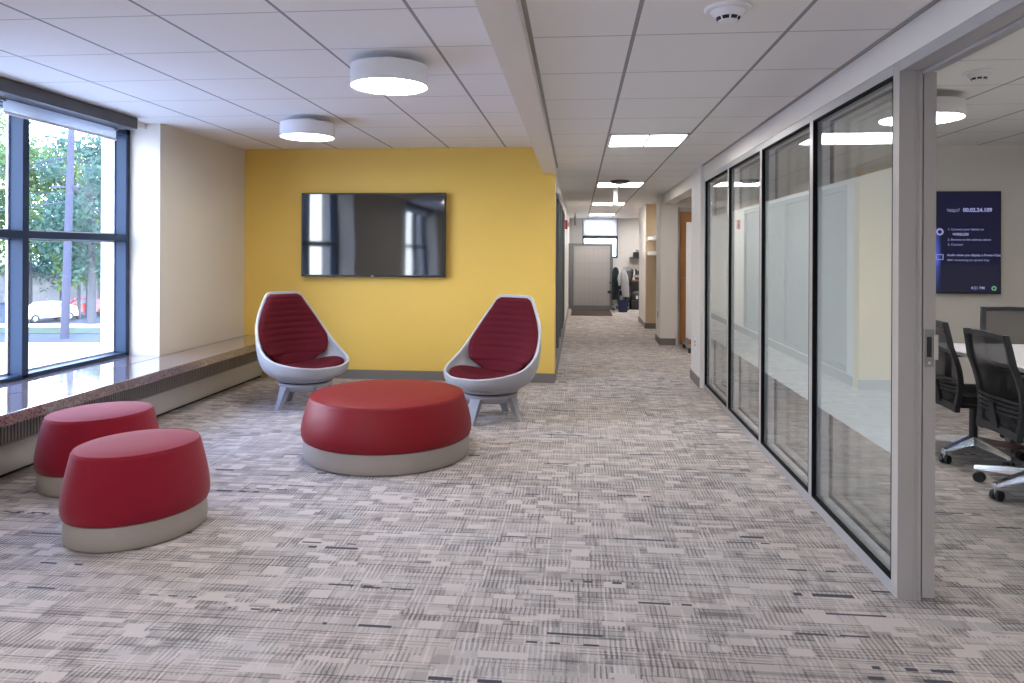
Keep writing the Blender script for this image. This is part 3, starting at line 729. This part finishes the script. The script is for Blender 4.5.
def lounge_chair(label, loc, rz, legs):
    t = thing('lounge_chair', label, 'lounge chair', loc, rz, 'egg-shaped lounge chairs')
    t.scale = (.975, .975, .985)
    loops = []
    ctr = Vector((-.02, 0, 0))
    def dirv(p):
        d = Vector((p.x+.03, p.y, 0)); return d.normalized()
    rb, zb = 0.275, 0.272
    inr = Vector
    def outer(p, tt):
        d = dirv(p); hgt = (p.z-.366)/.64
        R0 = p+d*0.012
        C_ = Vector((p.x*1.03, p.y*1.04, .275+.10*hgt)); Bm = Vector((d.x*rb, d.y*rb, zb))
        return bez(R0, C_, Bm, tt)
    ts = [1, .93, .85, .76, .66, .55, .44, .33, .23, .14, .07, .03]
    loops.append([Vector((dirv(p).x*(rb-.012), dirv(p).y*(rb-.012), zb-0.004)) for p in RIM])
    for tt in ts: loops.append([outer(p, tt) for p in RIM])
    loops.append([outer(p, 0)+Vector((0, 0, .002)) for p in RIM])
    def inner(p, tt):
        d = dirv(p); hgt = (p.z-.366)/.64
        R0 = p-d*0.016-Vector((0, 0, .006))
        C_ = Vector((p.x*.95, p.y*.95, .318+.10*hgt)); Bm = Vector((d.x*.12-.02, d.y*.12, .308))
        return bez(R0, C_, Bm, tt)
    loops.append([p+Vector((0, 0, .010)) for p in RIM])
    loops.append([p-dirv(p)*.011+Vector((0, 0, .006)) for p in RIM])
    for tt in (.0, .06, .15, .27, .4, .53, .66, .78, .9, 1): loops.append([inner(p, tt) for p in RIM])
    m = B(); m.loft(loops)
    shell = m.build('shell', 'shell', t, smooth=True)
    # bright rolled edge
    L = []
    for k, p in enumerate(RIM+[RIM[0]]):
        d = dirv(p)
        L.append([p+d*(.001+.0115*math.cos(a))+Vector((0, 0, .003+.0080*math.sin(a))) for a in [2*PI*j/10 for j in range(10)]])
    B().loft(L, False, False).build('rolled_rim', 'shellrim', shell, smooth=True)
    L = []
    for k in range(65):
        a = 2*PI*k/64
        L.append([((.281+.004*math.cos(b_))*math.cos(a), (.281+.004*math.cos(b_))*math.sin(a), .284+.004*math.sin(b_)) for b_ in [2*PI*j/8 for j in range(8)]])
    B().loft(L, False, False).build('ridge', 'shellrim', shell, smooth=True)
    B().lathe([(0.001, .234), (.228, .234), (.250, .240), (.268, .262), (.266, .274), (.001, .274)], 64).build('lower_bowl', 'shell', t, smooth=True)
    B().lathe([(0.001, .222), (.21, .222), (.21, .2345), (.001, .2345)], 48).build('swivel_ring', 'dark', t, smooth=True)
    base = B().lathe([(0.001, .140), (.14, .141), (.185, .150), (.207, .175), (.214, .192), (.242, .198), (.246, .214), (.238, .2225), (.001, .2225)], 64).build('base', 'shell', t, smooth=True)
    for a in legs:
        a = math.radians(a); c, s_ = math.cos(a), math.sin(a)
        L = []
        for r_, z_, wd, th in ((.200, .212, .115, .055), (.218, .17, .092, .055), (.250, .08, .066, .048), (.290, .0, .052, .040)):
            L.append([(c*(r_+e)-s_*f, s_*(r_+e)+c*f, z_) for e, f in ((-th/2, -wd/2), (th/2, -wd/2), (th/2, wd/2), (-th/2, wd/2))])
        B().loft(L).build('leg', 'shell', t, bevel=0.006)
    # back cushion
    def xb(z):   # centre of the inner back at height z
        lo, hi = 0.0, 1.0; p = RIMH[-1]
        for _ in range(24):
            mid = (lo+hi)/2
            if inner(p, mid).z > z: lo = mid
            else: hi = mid
        return inner(p, lo).x
    nu, nv = 24, 64; Zb, Zt = .335, .992
    def surf(u, v, front):
        z = Zb+(Zt-Zb)*v
        rp = rim_at(max(z, .47)); yr = rp.y
        wtop = yr-.014
        if z < .62: wd = .352*math.sqrt(max(0.0, 1-((.62-z)/.288)**2))
        else:
            wd = min(.352, wtop)
        wd = min(wd, wtop)
        e = (Zt-z)/.03
        if e < 1: wd *= 1-(1-e)**2*.14
        y = u*wd
        xr = rp.x+.004
        X0 = xb(max(z, .375))
        x = X0+(xr-X0)*(min(1, abs(y)/max(.05, yr)))**2
        edge = max(0.0, 1-abs(u)**5)**.5
        ev = min(1.0, math.sqrt(max(0, 1-(1-min(1, v/.06))**2)))*min(1.0, math.sqrt(max(0, 1-(1-min(1, (1-v)/.05))**2)))
        rib = .0085*(abs(math.sin(PI*z/.056))**.55)
        th = (.047+rib)*edge*ev+.004
        return Vector((x+(th if front else .001)+.004, y, z))
    loops = []
    for iv in range(nv+1):
        v = iv/nv
        fr = [surf(-1+2*k/nu, v, True) for k in range(nu+1)]
        bk = [surf(1-2*k/nu, v, False) for k in range(nu+1)]
        loops.append(fr+bk)
    B().loft(loops).build('back_cushion', 'maroon', t, smooth=True)
    # seat cushion
    loops = []; seg = 56
    def outl(a, k):
        c, s_ = math.cos(a), math.sin(a)
        x = .045+(.275 if c > 0 else .265)*math.copysign(abs(c)**.92, c)*k; y = .325*math.copysign(abs(s_)**.95, s_)*k
        return x, y
    def zt(x, y): return .350+.62*y*y+.08*max(0, x-.1)
    for k, dz in ((.9, -.045), (.985, -.034), (1.0, -.018), (.99, -.004), (.96, .006), (.90, .013), (.75, .018), (.5, .016), (.25, .014), (.01, .014)):
        loops.append([(lambda q2: (q2[0], q2[1], zt(*q2)+dz))(outl(2*PI*j/seg, k)) for j in range(seg)])
    B().loft(loops).build('seat_cushion', 'maroon', t, smooth=True)
    return t
lounge_chair('grey shell lounge chair with maroon cushions beside the heater ledge', (-2.425, 6.18, 0), math.radians(-37), (-88, 2, 92, 182))
lounge_chair('grey shell lounge chair with maroon cushions beside the corridor corner', (-0.735, 5.88, 0), math.radians(-117), (96, 4, -86, -176))

# ================================================================== MEETING ROOM FURNITURE
def office_chair(label, loc, rz, mesh='mesh1', star=18.0, top=0.935, arms=True):
    t = thing('office_chair', label, 'office chair', loc, rz, 'black mesh chairs around the meeting table')
    hub = B().lathe([(0.001, .095), (.036, .095), (.04, .12), (.036, .145), (.001, .145)], 24).build('hub', 'silver', t, smooth=True)
    for k in range(5):
        a = math.radians(star+72*k); c, s_ = math.cos(a), math.sin(a); R_ = .305
        arm = B().loft([[(c*r_-s_*f, s_*r_+c*f, z_+g_) for f, g_ in ((-w_/2, -h_), (w_/2, -h_), (w_/2*.7, h_), (-w_/2*.7, h_))] for r_, z_, w_, h_ in ((.03, .122, .062, .026), (.15, .108, .050, .021), (R_+.012, .084, .034, .013))]).build('base_arm', 'silver', t, bevel=0.003)
        cs = B().tube([(c*R_, s_*R_, .035), (c*R_, s_*R_, .082)], .008)
        cs.build('stem', 'silver', arm, smooth=True)
        wh = B()
        px, py = c*(R_-.012), s_*(R_-.012)
        for o_ in (-1, 1):
            wh.tube([(px-s_*.006*o_, py+c*.006*o_, .029), (px-s_*.026*o_, py+c*.026*o_, .029)], .0285, 20)
        wh.tube([(px-s_*.026, py+c*.026, .034), (px+s_*.026, py-c*.026, .034)], .020, 12)
        wh.build('caster', 'black', arm, bevel=0.003)
    B().tube([(0, 0, .14), (0, 0, .37)], [.026, .024], 18).build('gas_lift', 'black', t, smooth=True)
    B().box(-.14, .10, -.07, .07, .345, .395).build('tilt_mechanism', 'black', t, bevel=.012)
    L = []
    for z_, k in ((.395, .90), (.402, .985), (.43, 1.0), (.452, .985), (.462, .93), (.464, .6), (.462, .02)):
        L.append([(.02+.235*k*math.copysign(abs(math.cos(a))**.6, math.cos(a)), .235*k*math.copysign(abs(math.sin(a))**.6, math.sin(a)), z_+(.0)) for a in [2*PI*j/40 for j in range(40)]])
    B().loft(L).build('seat', 'seatblk', t, smooth=True)
    # backrest frame: local x backwards negative, slight S-curve
    zb0 = .36
    def bx(z):
        f = (z-zb0)/(top-zb0); return -.205-.03*f-.045*f*f+.03*math.sin(PI*min(1, f*1.4))
    def hw(z):
        f = (z-zb0)/(top-zb0); return .175+.060*math.sin(PI*min(1, (f*0.55+.18)))-.012*f
    K = 14; zz = [zb0+(top-zb0)*k/K for k in range(K+1)]
    fr = B()
    for s_ in (-1, 1):
        L = []
        for z in zz:
            x, y = bx(z), s_*hw(z); wd = .052-.016*((z-zb0)/(top-zb0))
            L.append([(x+.016, y-s_*0, z), (x+.016, y-s_*wd, z), (x-.014, y-s_*wd*.8, z), (x-.018, y-s_*.004, z)])
        fr.loft(L)
    for z0, z1 in ((top-.03, top), (zb0-.01, zb0+.04)):
        x = bx((z0+z1)/2); y = hw((z0+z1)/2)
        fr.loft([[(x-.018, yy, z0+dz), (x+.016, yy, z0+dz), (x+.016, yy, z1+dz), (x-.018, yy, z1+dz)] for yy, dz in ((-y+.004, -.006), (-y*.6, 0), (0, .004), (y*.6, 0), (y-.004, -.006))])
    frame = fr.build('back_frame', 'char', t, bevel=0.005)
    ms = B(); L = []
    for z in zz:
        L.append([(bx(z)+.004-.02*(1-(k/8-1)**2), hw(z)*.93*(k/8-1), z) for k in range(17)])
    ms.loft(L, False, False, closed=False)
    ms.build('mesh_back', mesh, t, smooth=True)
    lp = B(); lp.loft([[(bx(z)+.006-.02*(1-(k/8-1)**2), hw(z)*.93*(k/8-1), z) for k in range(17)] for z in (zb0, zb0+.05, zb0+.10)], False, False, closed=False)
    lp.build('lower_panel', 'seatblk', t, smooth=True)
    for j in range(4):
        z = zb0+.11+.026*j
        sl = B(); sl.loft([[(bx(z)-.008-.03*(1-(k/4-1)**2), hw(z)*.92*(k/4-1), z), (bx(z)-.016-.03*(1-(k/4-1)**2), hw(z)*.92*(k/4-1), z), (bx(z)-.016-.03*(1-(k/4-1)**2), hw(z)*.92*(k/4-1), z+.013), (bx(z)-.008-.03*(1-(k/4-1)**2), hw(z)*.92*(k/4-1), z+.013)] for k in range(9)])
        sl.build('lumbar_slat', 'char', t)
    B().bar((-.10, 0, .375), (bx(zb0+.05)-.025, 0, .40), .07, .03).bar((bx(zb0+.05)-.02, 0, .385), (bx(.52)-.055, 0, .53), .07, .022, .05, .016).build('back_support', 'black', t, bevel=.004)
    if arms:
        for s_ in (-1, 1):
            a_ = B().bar((-.02, s_*.20, .385), (-.03, s_*.275, .43), .05, .02).bar((-.03, s_*.275, .42), (-.03, s_*.275, .645), .05, .022, .04, .02)
            ar = a_.build('armrest', 'black', t, bevel=.004)
            B().box(-.13, .11, s_*.275-.04, s_*.275+.04, .645, .67).build('arm_pad', 'seatblk', ar, bevel=.01)
    return t
office_chair('black mesh office chair nearest the doorway, facing the meeting table', (2.60, 4.33, 0), math.radians(0), star=130, top=.93)
office_chair('black mesh office chair behind the door post, farther along the table', (2.65, 5.08, 0), math.radians(0), star=211, top=.93)
office_chair('grey mesh office chair at the far end of the meeting table', (3.42, 5.80, 0), math.radians(-94), 'mesh2', top=.95, arms=False)
t = thing('meeting_table', 'white topped meeting table behind the office chairs', 'table', (3.35, 4.0, 0))
B().box(-.86, 1.1, -1.9, 1.42, .705, .732).build('table_top', 'table', t, bevel=.006)
for x, y in ((-.35, 1.25), (.9, 1.25), (-.35, -1.6), (.9, -1.6)):
    B().box(x-.035, x+.035, y-.035, y+.035, 0, .705).build('leg', 'tleg', t, bevel=.004)
B().box(-.30, .5, -.6, .7, .0, .704).build('pedestal', 'redbrown', t, bevel=.004)

# ================================================================== ALCOVE, NICHE, OFFICE
t = thing('whiteboard', 'mobile whiteboard on black casters in front of the oak door', 'whiteboard', (2.05, 10.25, 0))
B().box(-.545, .545, -.015, .015, .16, 1.81).build('panel', 'lampw', t, bevel=.004)
for x in (-.53, .53):
    ft = B().bar((x, -.28, .085), (x, .28, .085), .04, .03).bar((x, 0, .085), (x, 0, .18), .04, .04).build('foot', 'plate', t, bevel=.003)
    for y in (-.26, .26):
        B().tube([(x-.018, y, .035), (x+.018, y, .035)], .035, 18).box(x-.012, x+.012, y-.012, y+.012, .04, .075).build('caster', 'black', ft)
for z0, z1, l in ((1.60, 1.67, 'upper white wall shelf in the tan niche'), (1.335, 1.40, 'lower white wall shelf in the tan niche')):
    t = thing('wall_shelf', l, 'shelf', (1.58, 12.3, z0), 0, 'white shelves in the tan niche')
    B().box(-.34, .355, -.84, .84, 0, z1-z0).build('board', 'shelfw', t, bevel=.004)
    for y in (-.5, .5): B().box(.08, .355, y-.015, y+.015, -.10, 0).build('bracket', 'plate', t)
t = thing('office_partition', 'grey fabric office partition standing across the end of the corridor', 'partition', (0.345, 17.45, 0))
B().box(-.47, .40, -.02, .02, .10, 1.55).build('fabric_panel', 'panelfab', t)
B().box(-.52, -.47, -.035, .035, .03, 1.59).box(.40, .475, -.035, .035, .03, 1.57).build('post', 'pframe', t, bevel=.004)
B().box(-.52, .475, -.04, .04, 1.55, 1.60).build('top_cap', 'pframe', t, bevel=.006)
B().box(-.56, .50, -.045, .045, .0, .10).build('bottom_rail', 'pframe', t, bevel=.01)
B().box(-.60, -.521, -.035, 1.0, .02, 1.60).build('side_panel', 'pframe', t, bevel=.004)
tag(B().box(-0.17, 0.74, 15.65, 17.30, 0.0005, 0.010).build('floor_mat', 'mat', bevel=.003), 'brown floor mat in front of the grey partition', 'mat')
# far desk and things on it
t = thing('desk', 'brown topped desk against the far office wall', 'desk', (1.75, 18.2, 0))
B().box(-.62, .9, -.35, .35, .66, .70).build('desk_top', 'desk', t, bevel=.004)
B().box(-.62, -.58, -.33, .33, 0, .66).box(.86, .90, -.33, .33, 0, .66).build('side_panel', 'black', t)
B().box(-.58, .86, .28, .31, .1, .66).build('modesty_panel', 'pframe', t)
B().box(-.62, .9, .345, .37, .70, 1.02).build('back_screen', 'heater', t)
for k in range(7):
    x = 1.262+k*.052
    o = B().box(-.019, .019, -.12, .12, 0, .26 if k % 2 else .22).build('binder', 'paper' if k in (0, 2) else 'black', None, bevel=.002)
    o.location = (x, 18.12, .707); o.rotation_euler = (0, math.radians([3, 3, 2, 1, 0, 0, 0][k]), 0)
    B().box(-.012, .012, -.1215, -.1205, .06, .12).build('spine_label', 'plate' if k in (0, 2) else 'paper', o)
    tag(o, ['leftmost white binder leaning on the far desk', 'black binder beside the leftmost white one on the desk', 'second white binder on the far desk', 'black binder right of the second white one', 'middle black binder of the desk row', 'black binder before the last on the desk', 'rightmost black binder on the far desk'][k], 'binder', 'binders on the far desk')
t = thing('wall_shelf', 'dark small shelf on the far office wall above the desk', 'shelf', (1.62, 18.45, 1.235))
B().box(-.32, .5, -.15, .149, 0, .03).build('board', 'black', t)
t = thing('storage_box', 'dark box with camera gear on the far wall shelf', 'box', (1.50, 18.45, 1.266))
B().box(-.12, .12, -.10, .10, 0, .13).build('box_body', 'black', t, bevel=.01)
B().box(-.06, .05, -.08, .08, .13, .19).build('lid', 'plate', t, bevel=.01)
bag = thing('backpack', 'black backpack on the floor under the far desk', 'backpack', (1.40, 17.62, 0))
B().loft([[(.17*k*math.copysign(abs(math.cos(a))**.7, math.cos(a)), .11*k*math.copysign(abs(math.sin(a))**.7, math.sin(a)), z) for a in [2*PI*j/24 for j in range(24)]] for z, k in ((0, .85), (.03, 1), (.2, 1.02), (.35, .85), (.42, .55), (.44, .2))]).build('body', 'black', bag, smooth=True)
B().box(-.12, .12, -.15, -.10, .05, .22).build('pocket', 'char', bag, bevel=.02)
B().box(-.02, .03, -.135, -.105, .26, .34).build('tag', 'paper', bag)
# far task chair with coat
t = office_chair('dark task chair behind the grey partition with a coat over it', (0.97, 17.48, 0), math.radians(150), 'mesh1', top=.95)
del t['group']
co = thing('coat', 'light grey coat hanging over the far task chair', 'coat', (1.06, 17.02, .34))
co.scale = (.85, 1, .95)
B().loft([[(.11*k*math.cos(a)+dx, .06*k*math.sin(a), z) for a in [2*PI*j/18 for j in range(18)]] for z, k, dx in ((0, .90, .05), (.15, .95, .04), (.35, 1, .02), (.52, .98, 0), (.63, .72, -.02), (.68, .3, -.03))]).build('body', 'coat', co, smooth=True)
B().tube([(-.10, -.02, .60), (-.14, -.03, .45), (-.12, -.03, .28)], [.04, .045, .035], 12).build('sleeve', 'coat', co, smooth=True)
co = thing('jacket', 'dark green patterned jacket beside the grey coat', 'jacket', (0.87, 17.16, .26))
co.scale = (.9, 1, .98)
B().loft([[(.10*k*math.cos(a), .06*k*math.sin(a), z) for a in [2*PI*j/18 for j in range(18)]] for z, k in ((0, 1), (.2, 1), (.45, 1.02), (.66, .98), (.75, .7), (.79, .3))]).build('body', 'plaid', co, smooth=True)
B().tube([(.09, -.02, .65), (.13, -.03, .45), (.11, -.03, .25)], [.035, .04, .03], 12).build('sleeve', 'plaid', co, smooth=True)
t = thing('storage_bin', 'dark blue bin on the floor beside the backpack', 'bin', (1.02, 16.75, 0.0))
B().loft([[(sx*w_, sy*d_, z) for sx, sy in ((-1, -1), (1, -1), (1, 1), (-1, 1))] for z, w_, d_ in ((.05, .11, .09), (.27, .13, .11))], True, False).build('bin_body', 'bluep', t, bevel=.004)
B().box(-.138, .138, -.118, -.105, .255, .275).box(-.138, .138, .105, .118, .255, .275).box(-.138, -.125, -.118, .118, .255, .275).box(.125, .138, -.118, .118, .255, .275).box(-.10, .10, -.08, .08, 0, .05).build('rim', 'bluep', t)

# ================================================================== OUTSIDE
GZ = -4.4
def dirpt(u, D, v=None):
    """world x, y at distance D along the viewing direction of column u"""
    c, s_ = math.cos(.0935), math.sin(.0935); lx = (u-512)/714.*D
    return c*lx-s_*D, s_*lx+c*D
st(B().box(-240, -4.3, -60, 300, GZ-.2, GZ).build('ground', 'asphalt'), 'road outside the window', 'ground')
def strip(name, D0, D1, mat, z, label):
    pts = []
    for D in (D0, D1):
        for u in (-500, 300):
            x, y = dirpt(u, D); pts.append((x, y))
    vs = [(pts[0][0], pts[0][1]), (pts[1][0], pts[1][1]), (pts[3][0], pts[3][1]), (pts[2][0], pts[2][1])]
    o = B().loft([[(x, y, GZ+.0) for x, y in vs], [(x, y, GZ+z) for x, y in vs]]).build(name, mat)
    return st(o, label, 'ground')
strip('pavement', 20, 44.5, 'concrete', .03, 'sunlit pale pavement outside')
st(B().box(-60, -4.3, -90, 22, GZ, GZ+.035).build('pavement', 'concrete'), 'sunlit paving beside the building', 'ground')
strip('lawn', 49.5, 53, 'grass', .05, 'strip of grass beyond the road')
strip('pavement', 53.5, 56, 'concrete', .04, 'pale kerb path beyond the grass')
def tree(u, D, h, cr, nleaf, mat, label, lean=0.0, tr=.22, low=.30, spread=1.0):
    h *= 1.22; nleaf = int(nleaf*1.15)
    x, y = dirpt(u, D)
    t = thing('tree', label, 'tree', (x, y, GZ), random.random()*6, 'trees outside the window')
    b = B().tube([(0, 0, 0), (lean*.3, 0, h*.35), (lean, .1, h*.8)], [tr, tr*.8, tr*.3], 10)
    ends = []
    for k in range(9):
        a = 2*PI*k/9+random.random(); z0 = h*random.uniform(.35, .7); r_ = cr*random.uniform(.5, .9)
        e = (lean*.6+r_*math.cos(a), r_*math.sin(a), z0+r_*.7); ends.append(e)
        b.tube([(lean*z0/h, 0, z0), ((lean*z0/h+e[0])/2, e[1]/2, z0+r_*.45), e], [tr*.35, tr*.22, tr*.06], 6)
    b.build('trunk', 'bark', t, smooth=True)
    f = B(); cl = []
    for k in range(34):
        a = random.random()*2*PI; rr = cr*math.sqrt(random.random())*spread; z = h*random.uniform(low, 1.0)
        k2 = 1-abs((z/h-.62)/.5)**2
        cl.append((rr*math.cos(a)*max(.35, k2)+lean*.6, rr*math.sin(a)*max(.35, k2), z))
    for k in range(nleaf):
        c = random.choice(cl); p = Vector(c)+Vector([random.gauss(0, cr*.17) for _ in range(3)])
        s_ = random.uniform(.13, .30)
        a = Vector([random.gauss(0, 1) for _ in range(3)]).normalized(); b2 = a.orthogonal().normalized()
        if random.random() < .5: b2 = a.cross(b2)
        f._add([p-a*s_, p+b2*s_*.6, p+a*s_, p-b2*s_*.6], [(0, 1, 2, 3)])
    f.build('foliage', mat, t)
    return t
tree(-30, 58, 15, 5.0, 5200, 'leaf1', 'leafy tree at the left edge of the window view', low=.2)
tree(30, 66, 12.5, 4.6, 4200, 'leaf1', 'pale green tree behind the thick utility pole', low=.35)
tree(62, 78, 13.5, 6.0, 5200, 'leaf2', 'wide blue-green tree behind the parked car', low=.25)
tree(92, 56, 12.0, 3.4, 4200, 'leaf2', 'slim bluish tree beside the white window reveal', tr=.34, low=.28)
tree(100, 70, 13, 4.4, 4200, 'leaf1', 'light green tree behind the slim bluish one', low=.2)
tree(79, 60, 7.0, 1.7, 1500, 'leaf1', 'small young tree between the pole and slim tree', tr=.16, low=.35)
tree(140, 80, 14, 6.0, 2500, 'leaf2', 'distant tree hidden partly by the wall reveal')
tree(-130, 60, 15, 6.0, 3000, 'leaf1', 'tree beyond the left window mullion')
def pole(u, D, h, r_, label, arms, lean=0.0):
    x, y = dirpt(u, D)
    t = thing('utility_pole', label, 'utility pole', (x, y, GZ), .09, 'utility poles')
    B().tube([(0, 0, 0), (lean, 0, h)], [r_, r_*.72], 14).build('pole', 'polew', t, smooth=True)
    for z, L_ in arms:
        c = B().box(-L_, L_, -.06, .06, z, z+.12).build('crossarm', 'polew', t)
        for k in (-.9, -.5, .5, .9): B().lathe([(.001, 0), (.05, .02), (.03, .1), (.05, .14), (.001, .16)], 8, (k*L_, 0, z+.12)).build('insulator', 'plate', c)
    return t
pole(65, 47, 15.5, .27, 'thick leaning utility pole in the middle of the window', [(9.9, .9)], lean=.45)
pole(88.5, 62, 14.6, .19, 'thinner utility pole with crossarms beside the thick one', [(13.6, 1.7), (11.0, 2.0)])
wr = B()
for (u0, D0, z0, u1, D1, z1) in ((66, 47, 7.5, -250, 60, 6.9), (66, 47, 7.2, -250, 60, 6.2), (88, 62, 6.6, -200, 66, 8.0), (88, 62, 4.5, 200, 75, 5.5), (66, 47, 5.2, 150, 60, 4.2), (66, 47, 4.6, -250, 60, 4.0), (66, 47, 9.5, 30, 40, 14.0), (88, 62, 9.5, 60, 44, 17)):
    a = dirpt(u0, D0); b2 = dirpt(u1, D1); pts = []
    for k in range(9):
        f = k/8; pts.append((a[0]+(b2[0]-a[0])*f, a[1]+(b2[1]-a[1])*f, z0+(z1-z0)*f-.8*math.sin(PI*f)))
    wr.tube(pts, .04, 5)
tag(wr.build('power_lines', 'polew'), 'power lines strung between the utility poles', 'cable', kind='stuff')
# low building across the street
x, y = dirpt(36, 80)
t = thing('house', 'low pale building with a dark roof behind the parked car', 'building', (x, y, GZ), .66)
B().box(-14, 7, 0, 8, 0, 3.4).build('wall', 'siding', t)
B().box(-14.6, 7.6, -.6, 8.6, 3.4, 4.0).build('roof', 'roofm', t)
B().box(7.001, 12, 2, 8, 0, 3.0).build('wing', 'roofm', t)
for x in (-11, -7.5, -4, -.5, 3): B().box(x, x+1.6, -.05, -.001, 1.2, 2.6).build('window', 'darkglass', t)
def car(u, D, rz, mat, label):
    x, y = dirpt(u, D)
    t = thing('car', label, 'car', (x, y, GZ+.04), rz, 'parked cars outside')
    prof = [(-2.2, .35), (-2.25, .75), (-2.1, .95), (-1.25, 1.08), (-.55, 1.55), (.9, 1.60), (1.75, 1.25), (2.15, 1.1), (2.2, .6), (2.15, .32)]
    L = []
    for yy, k in ((-.88, .93), (-.80, 1.0), (.80, 1.0), (.88, .93)):
        L.append([(px, yy if pz < 1.1 else yy*.82, .32+(pz-.32)*k) for px, pz in prof])
    B().loft(L).build('body', mat, t, bevel=.05)
    for s_ in (-1, 1):
        yy = s_*.80
        B().loft([[(px, yy*(1.0+.01)+s_*e, pz) for px, pz in ((-1.0, 1.12), (-.5, 1.46), (.85, 1.50), (1.45, 1.16))] for e in (-.03, .03)]).build('window', 'darkglass', t)
        for wx in (-1.4, 1.4):
            w_ = B().tube([(wx, s_*.72, .33), (wx, s_*.90, .33)], .34, 20).build('wheel', 'black', t)
            B().tube([(wx, s_*.90, .33), (wx, s_*.915, .33)], .20, 14).build('rim', 'silver', w_)
    B().box(-2.27, -2.2, -.7, -.4, .72, .86).box(-2.27, -2.2, .4, .7, .72, .86).build('headlight', 'lampw', t)
    return t
car(46, 58, 1.25, 'carp', 'white car parked across the street behind the pole')
car(83, 63, .75, 'redcar', 'red car parked behind the slim trees')

# ================================================================== LIGHT
W = bpy.data.worlds.new('sky'); bpy.context.scene.world = W; W.use_nodes = True
nt = W.node_tree; nt.nodes.clear()
wo = nt.nodes.new('ShaderNodeOutputWorld'); bg = nt.nodes.new('ShaderNodeBackground')
tc = nt.nodes.new('ShaderNodeTexCoord'); sx = nt.nodes.new('ShaderNodeSeparateXYZ'); rp = nt.nodes.new('ShaderNodeValToRGB')
nt.links.new(tc.outputs['Generated'], sx.inputs[0]); nt.links.new(sx.outputs[2], rp.inputs[0])
rp.color_ramp.elements[0].position = 0.0; rp.color_ramp.elements[0].color = (0.89, 0.945, 1.0, 1)
rp.color_ramp.elements[1].position = 0.7; rp.color_ramp.elements[1].color = (0.30, 0.48, 1.0, 1)
nt.links.new(rp.outputs[0], bg.inputs[0]); bg.inputs[1].default_value = 9.0
nt.links.new(bg.outputs[0], wo.inputs[0])
su = bpy.data.lights.new('sun', 'SUN'); su.energy = 5.0; su.angle = 0.01; su.color = (1.0, 0.95, 0.86)
so = bpy.data.objects.new('sun', su); COL.objects.link(so)
so.rotation_euler = Vector((-0.25, 0.80, -0.62)).to_track_quat('-Z', 'Y').to_euler()
def portal(y0, y1, z0, z1, x):
    l = bpy.data.lights.new('window_portal', 'AREA'); l.shape = 'RECTANGLE'; l.size = z1-z0; l.size_y = y1-y0
    l.cycles.is_portal = True
    o = bpy.data.objects.new('window_portal', l); COL.objects.link(o)
    o.location = (x, (y0+y1)/2, (z0+z1)/2)
    o.rotation_euler = (0, math.radians(-90), 0)
portal(W1[0], W1[1], .455, 2.43, -4.07); portal(W2[0], W2[1], .455, 2.43, -4.07)

# ================================================================== CAMERA
cam = bpy.data.cameras.new('camera'); co = bpy.data.objects.new('camera', cam); COL.objects.link(co)
cam.sensor_fit = 'HORIZONTAL'; cam.sensor_width = 36.0; cam.lens = 714.0/1024*36
cam.shift_y = (252.6-341.5)/1024
cam.clip_start = 0.05; cam.clip_end = 500
yaw, roll = .0935, -.0044
Rm = Matrix.Rotation(yaw, 3, 'Z') @ Matrix(((math.cos(roll), 0, math.sin(roll)), (0, 1, 0), (-math.sin(roll), 0, math.cos(roll))))
right, fwd, up = Rm.col[0], Rm.col[1], Rm.col[2]
co.matrix_world = Matrix(((right.x, up.x, -fwd.x, 0), (right.y, up.y, -fwd.y, 0), (right.z, up.z, -fwd.z, 1.37), (0, 0, 0, 1)))
sc_ = bpy.context.scene
sc_.camera = co
sc_.view_settings.view_transform = 'Standard'; sc_.view_settings.look = 'None'
sc_.view_settings.gamma = 1; sc_.view_settings.use_curve_mapping = False
sc_.view_settings.exposure = 0.70
sc_.cycles.use_denoising = True
sc_.cycles.max_bounces = 10; sc_.cycles.diffuse_bounces = 5; sc_.cycles.transparent_max_bounces = 24; sc_.cycles.glossy_bounces = 5
sc_.cycles.sample_clamp_indirect = 6.0
sc_.cycles.caustics_reflective = False; sc_.cycles.caustics_refractive = False
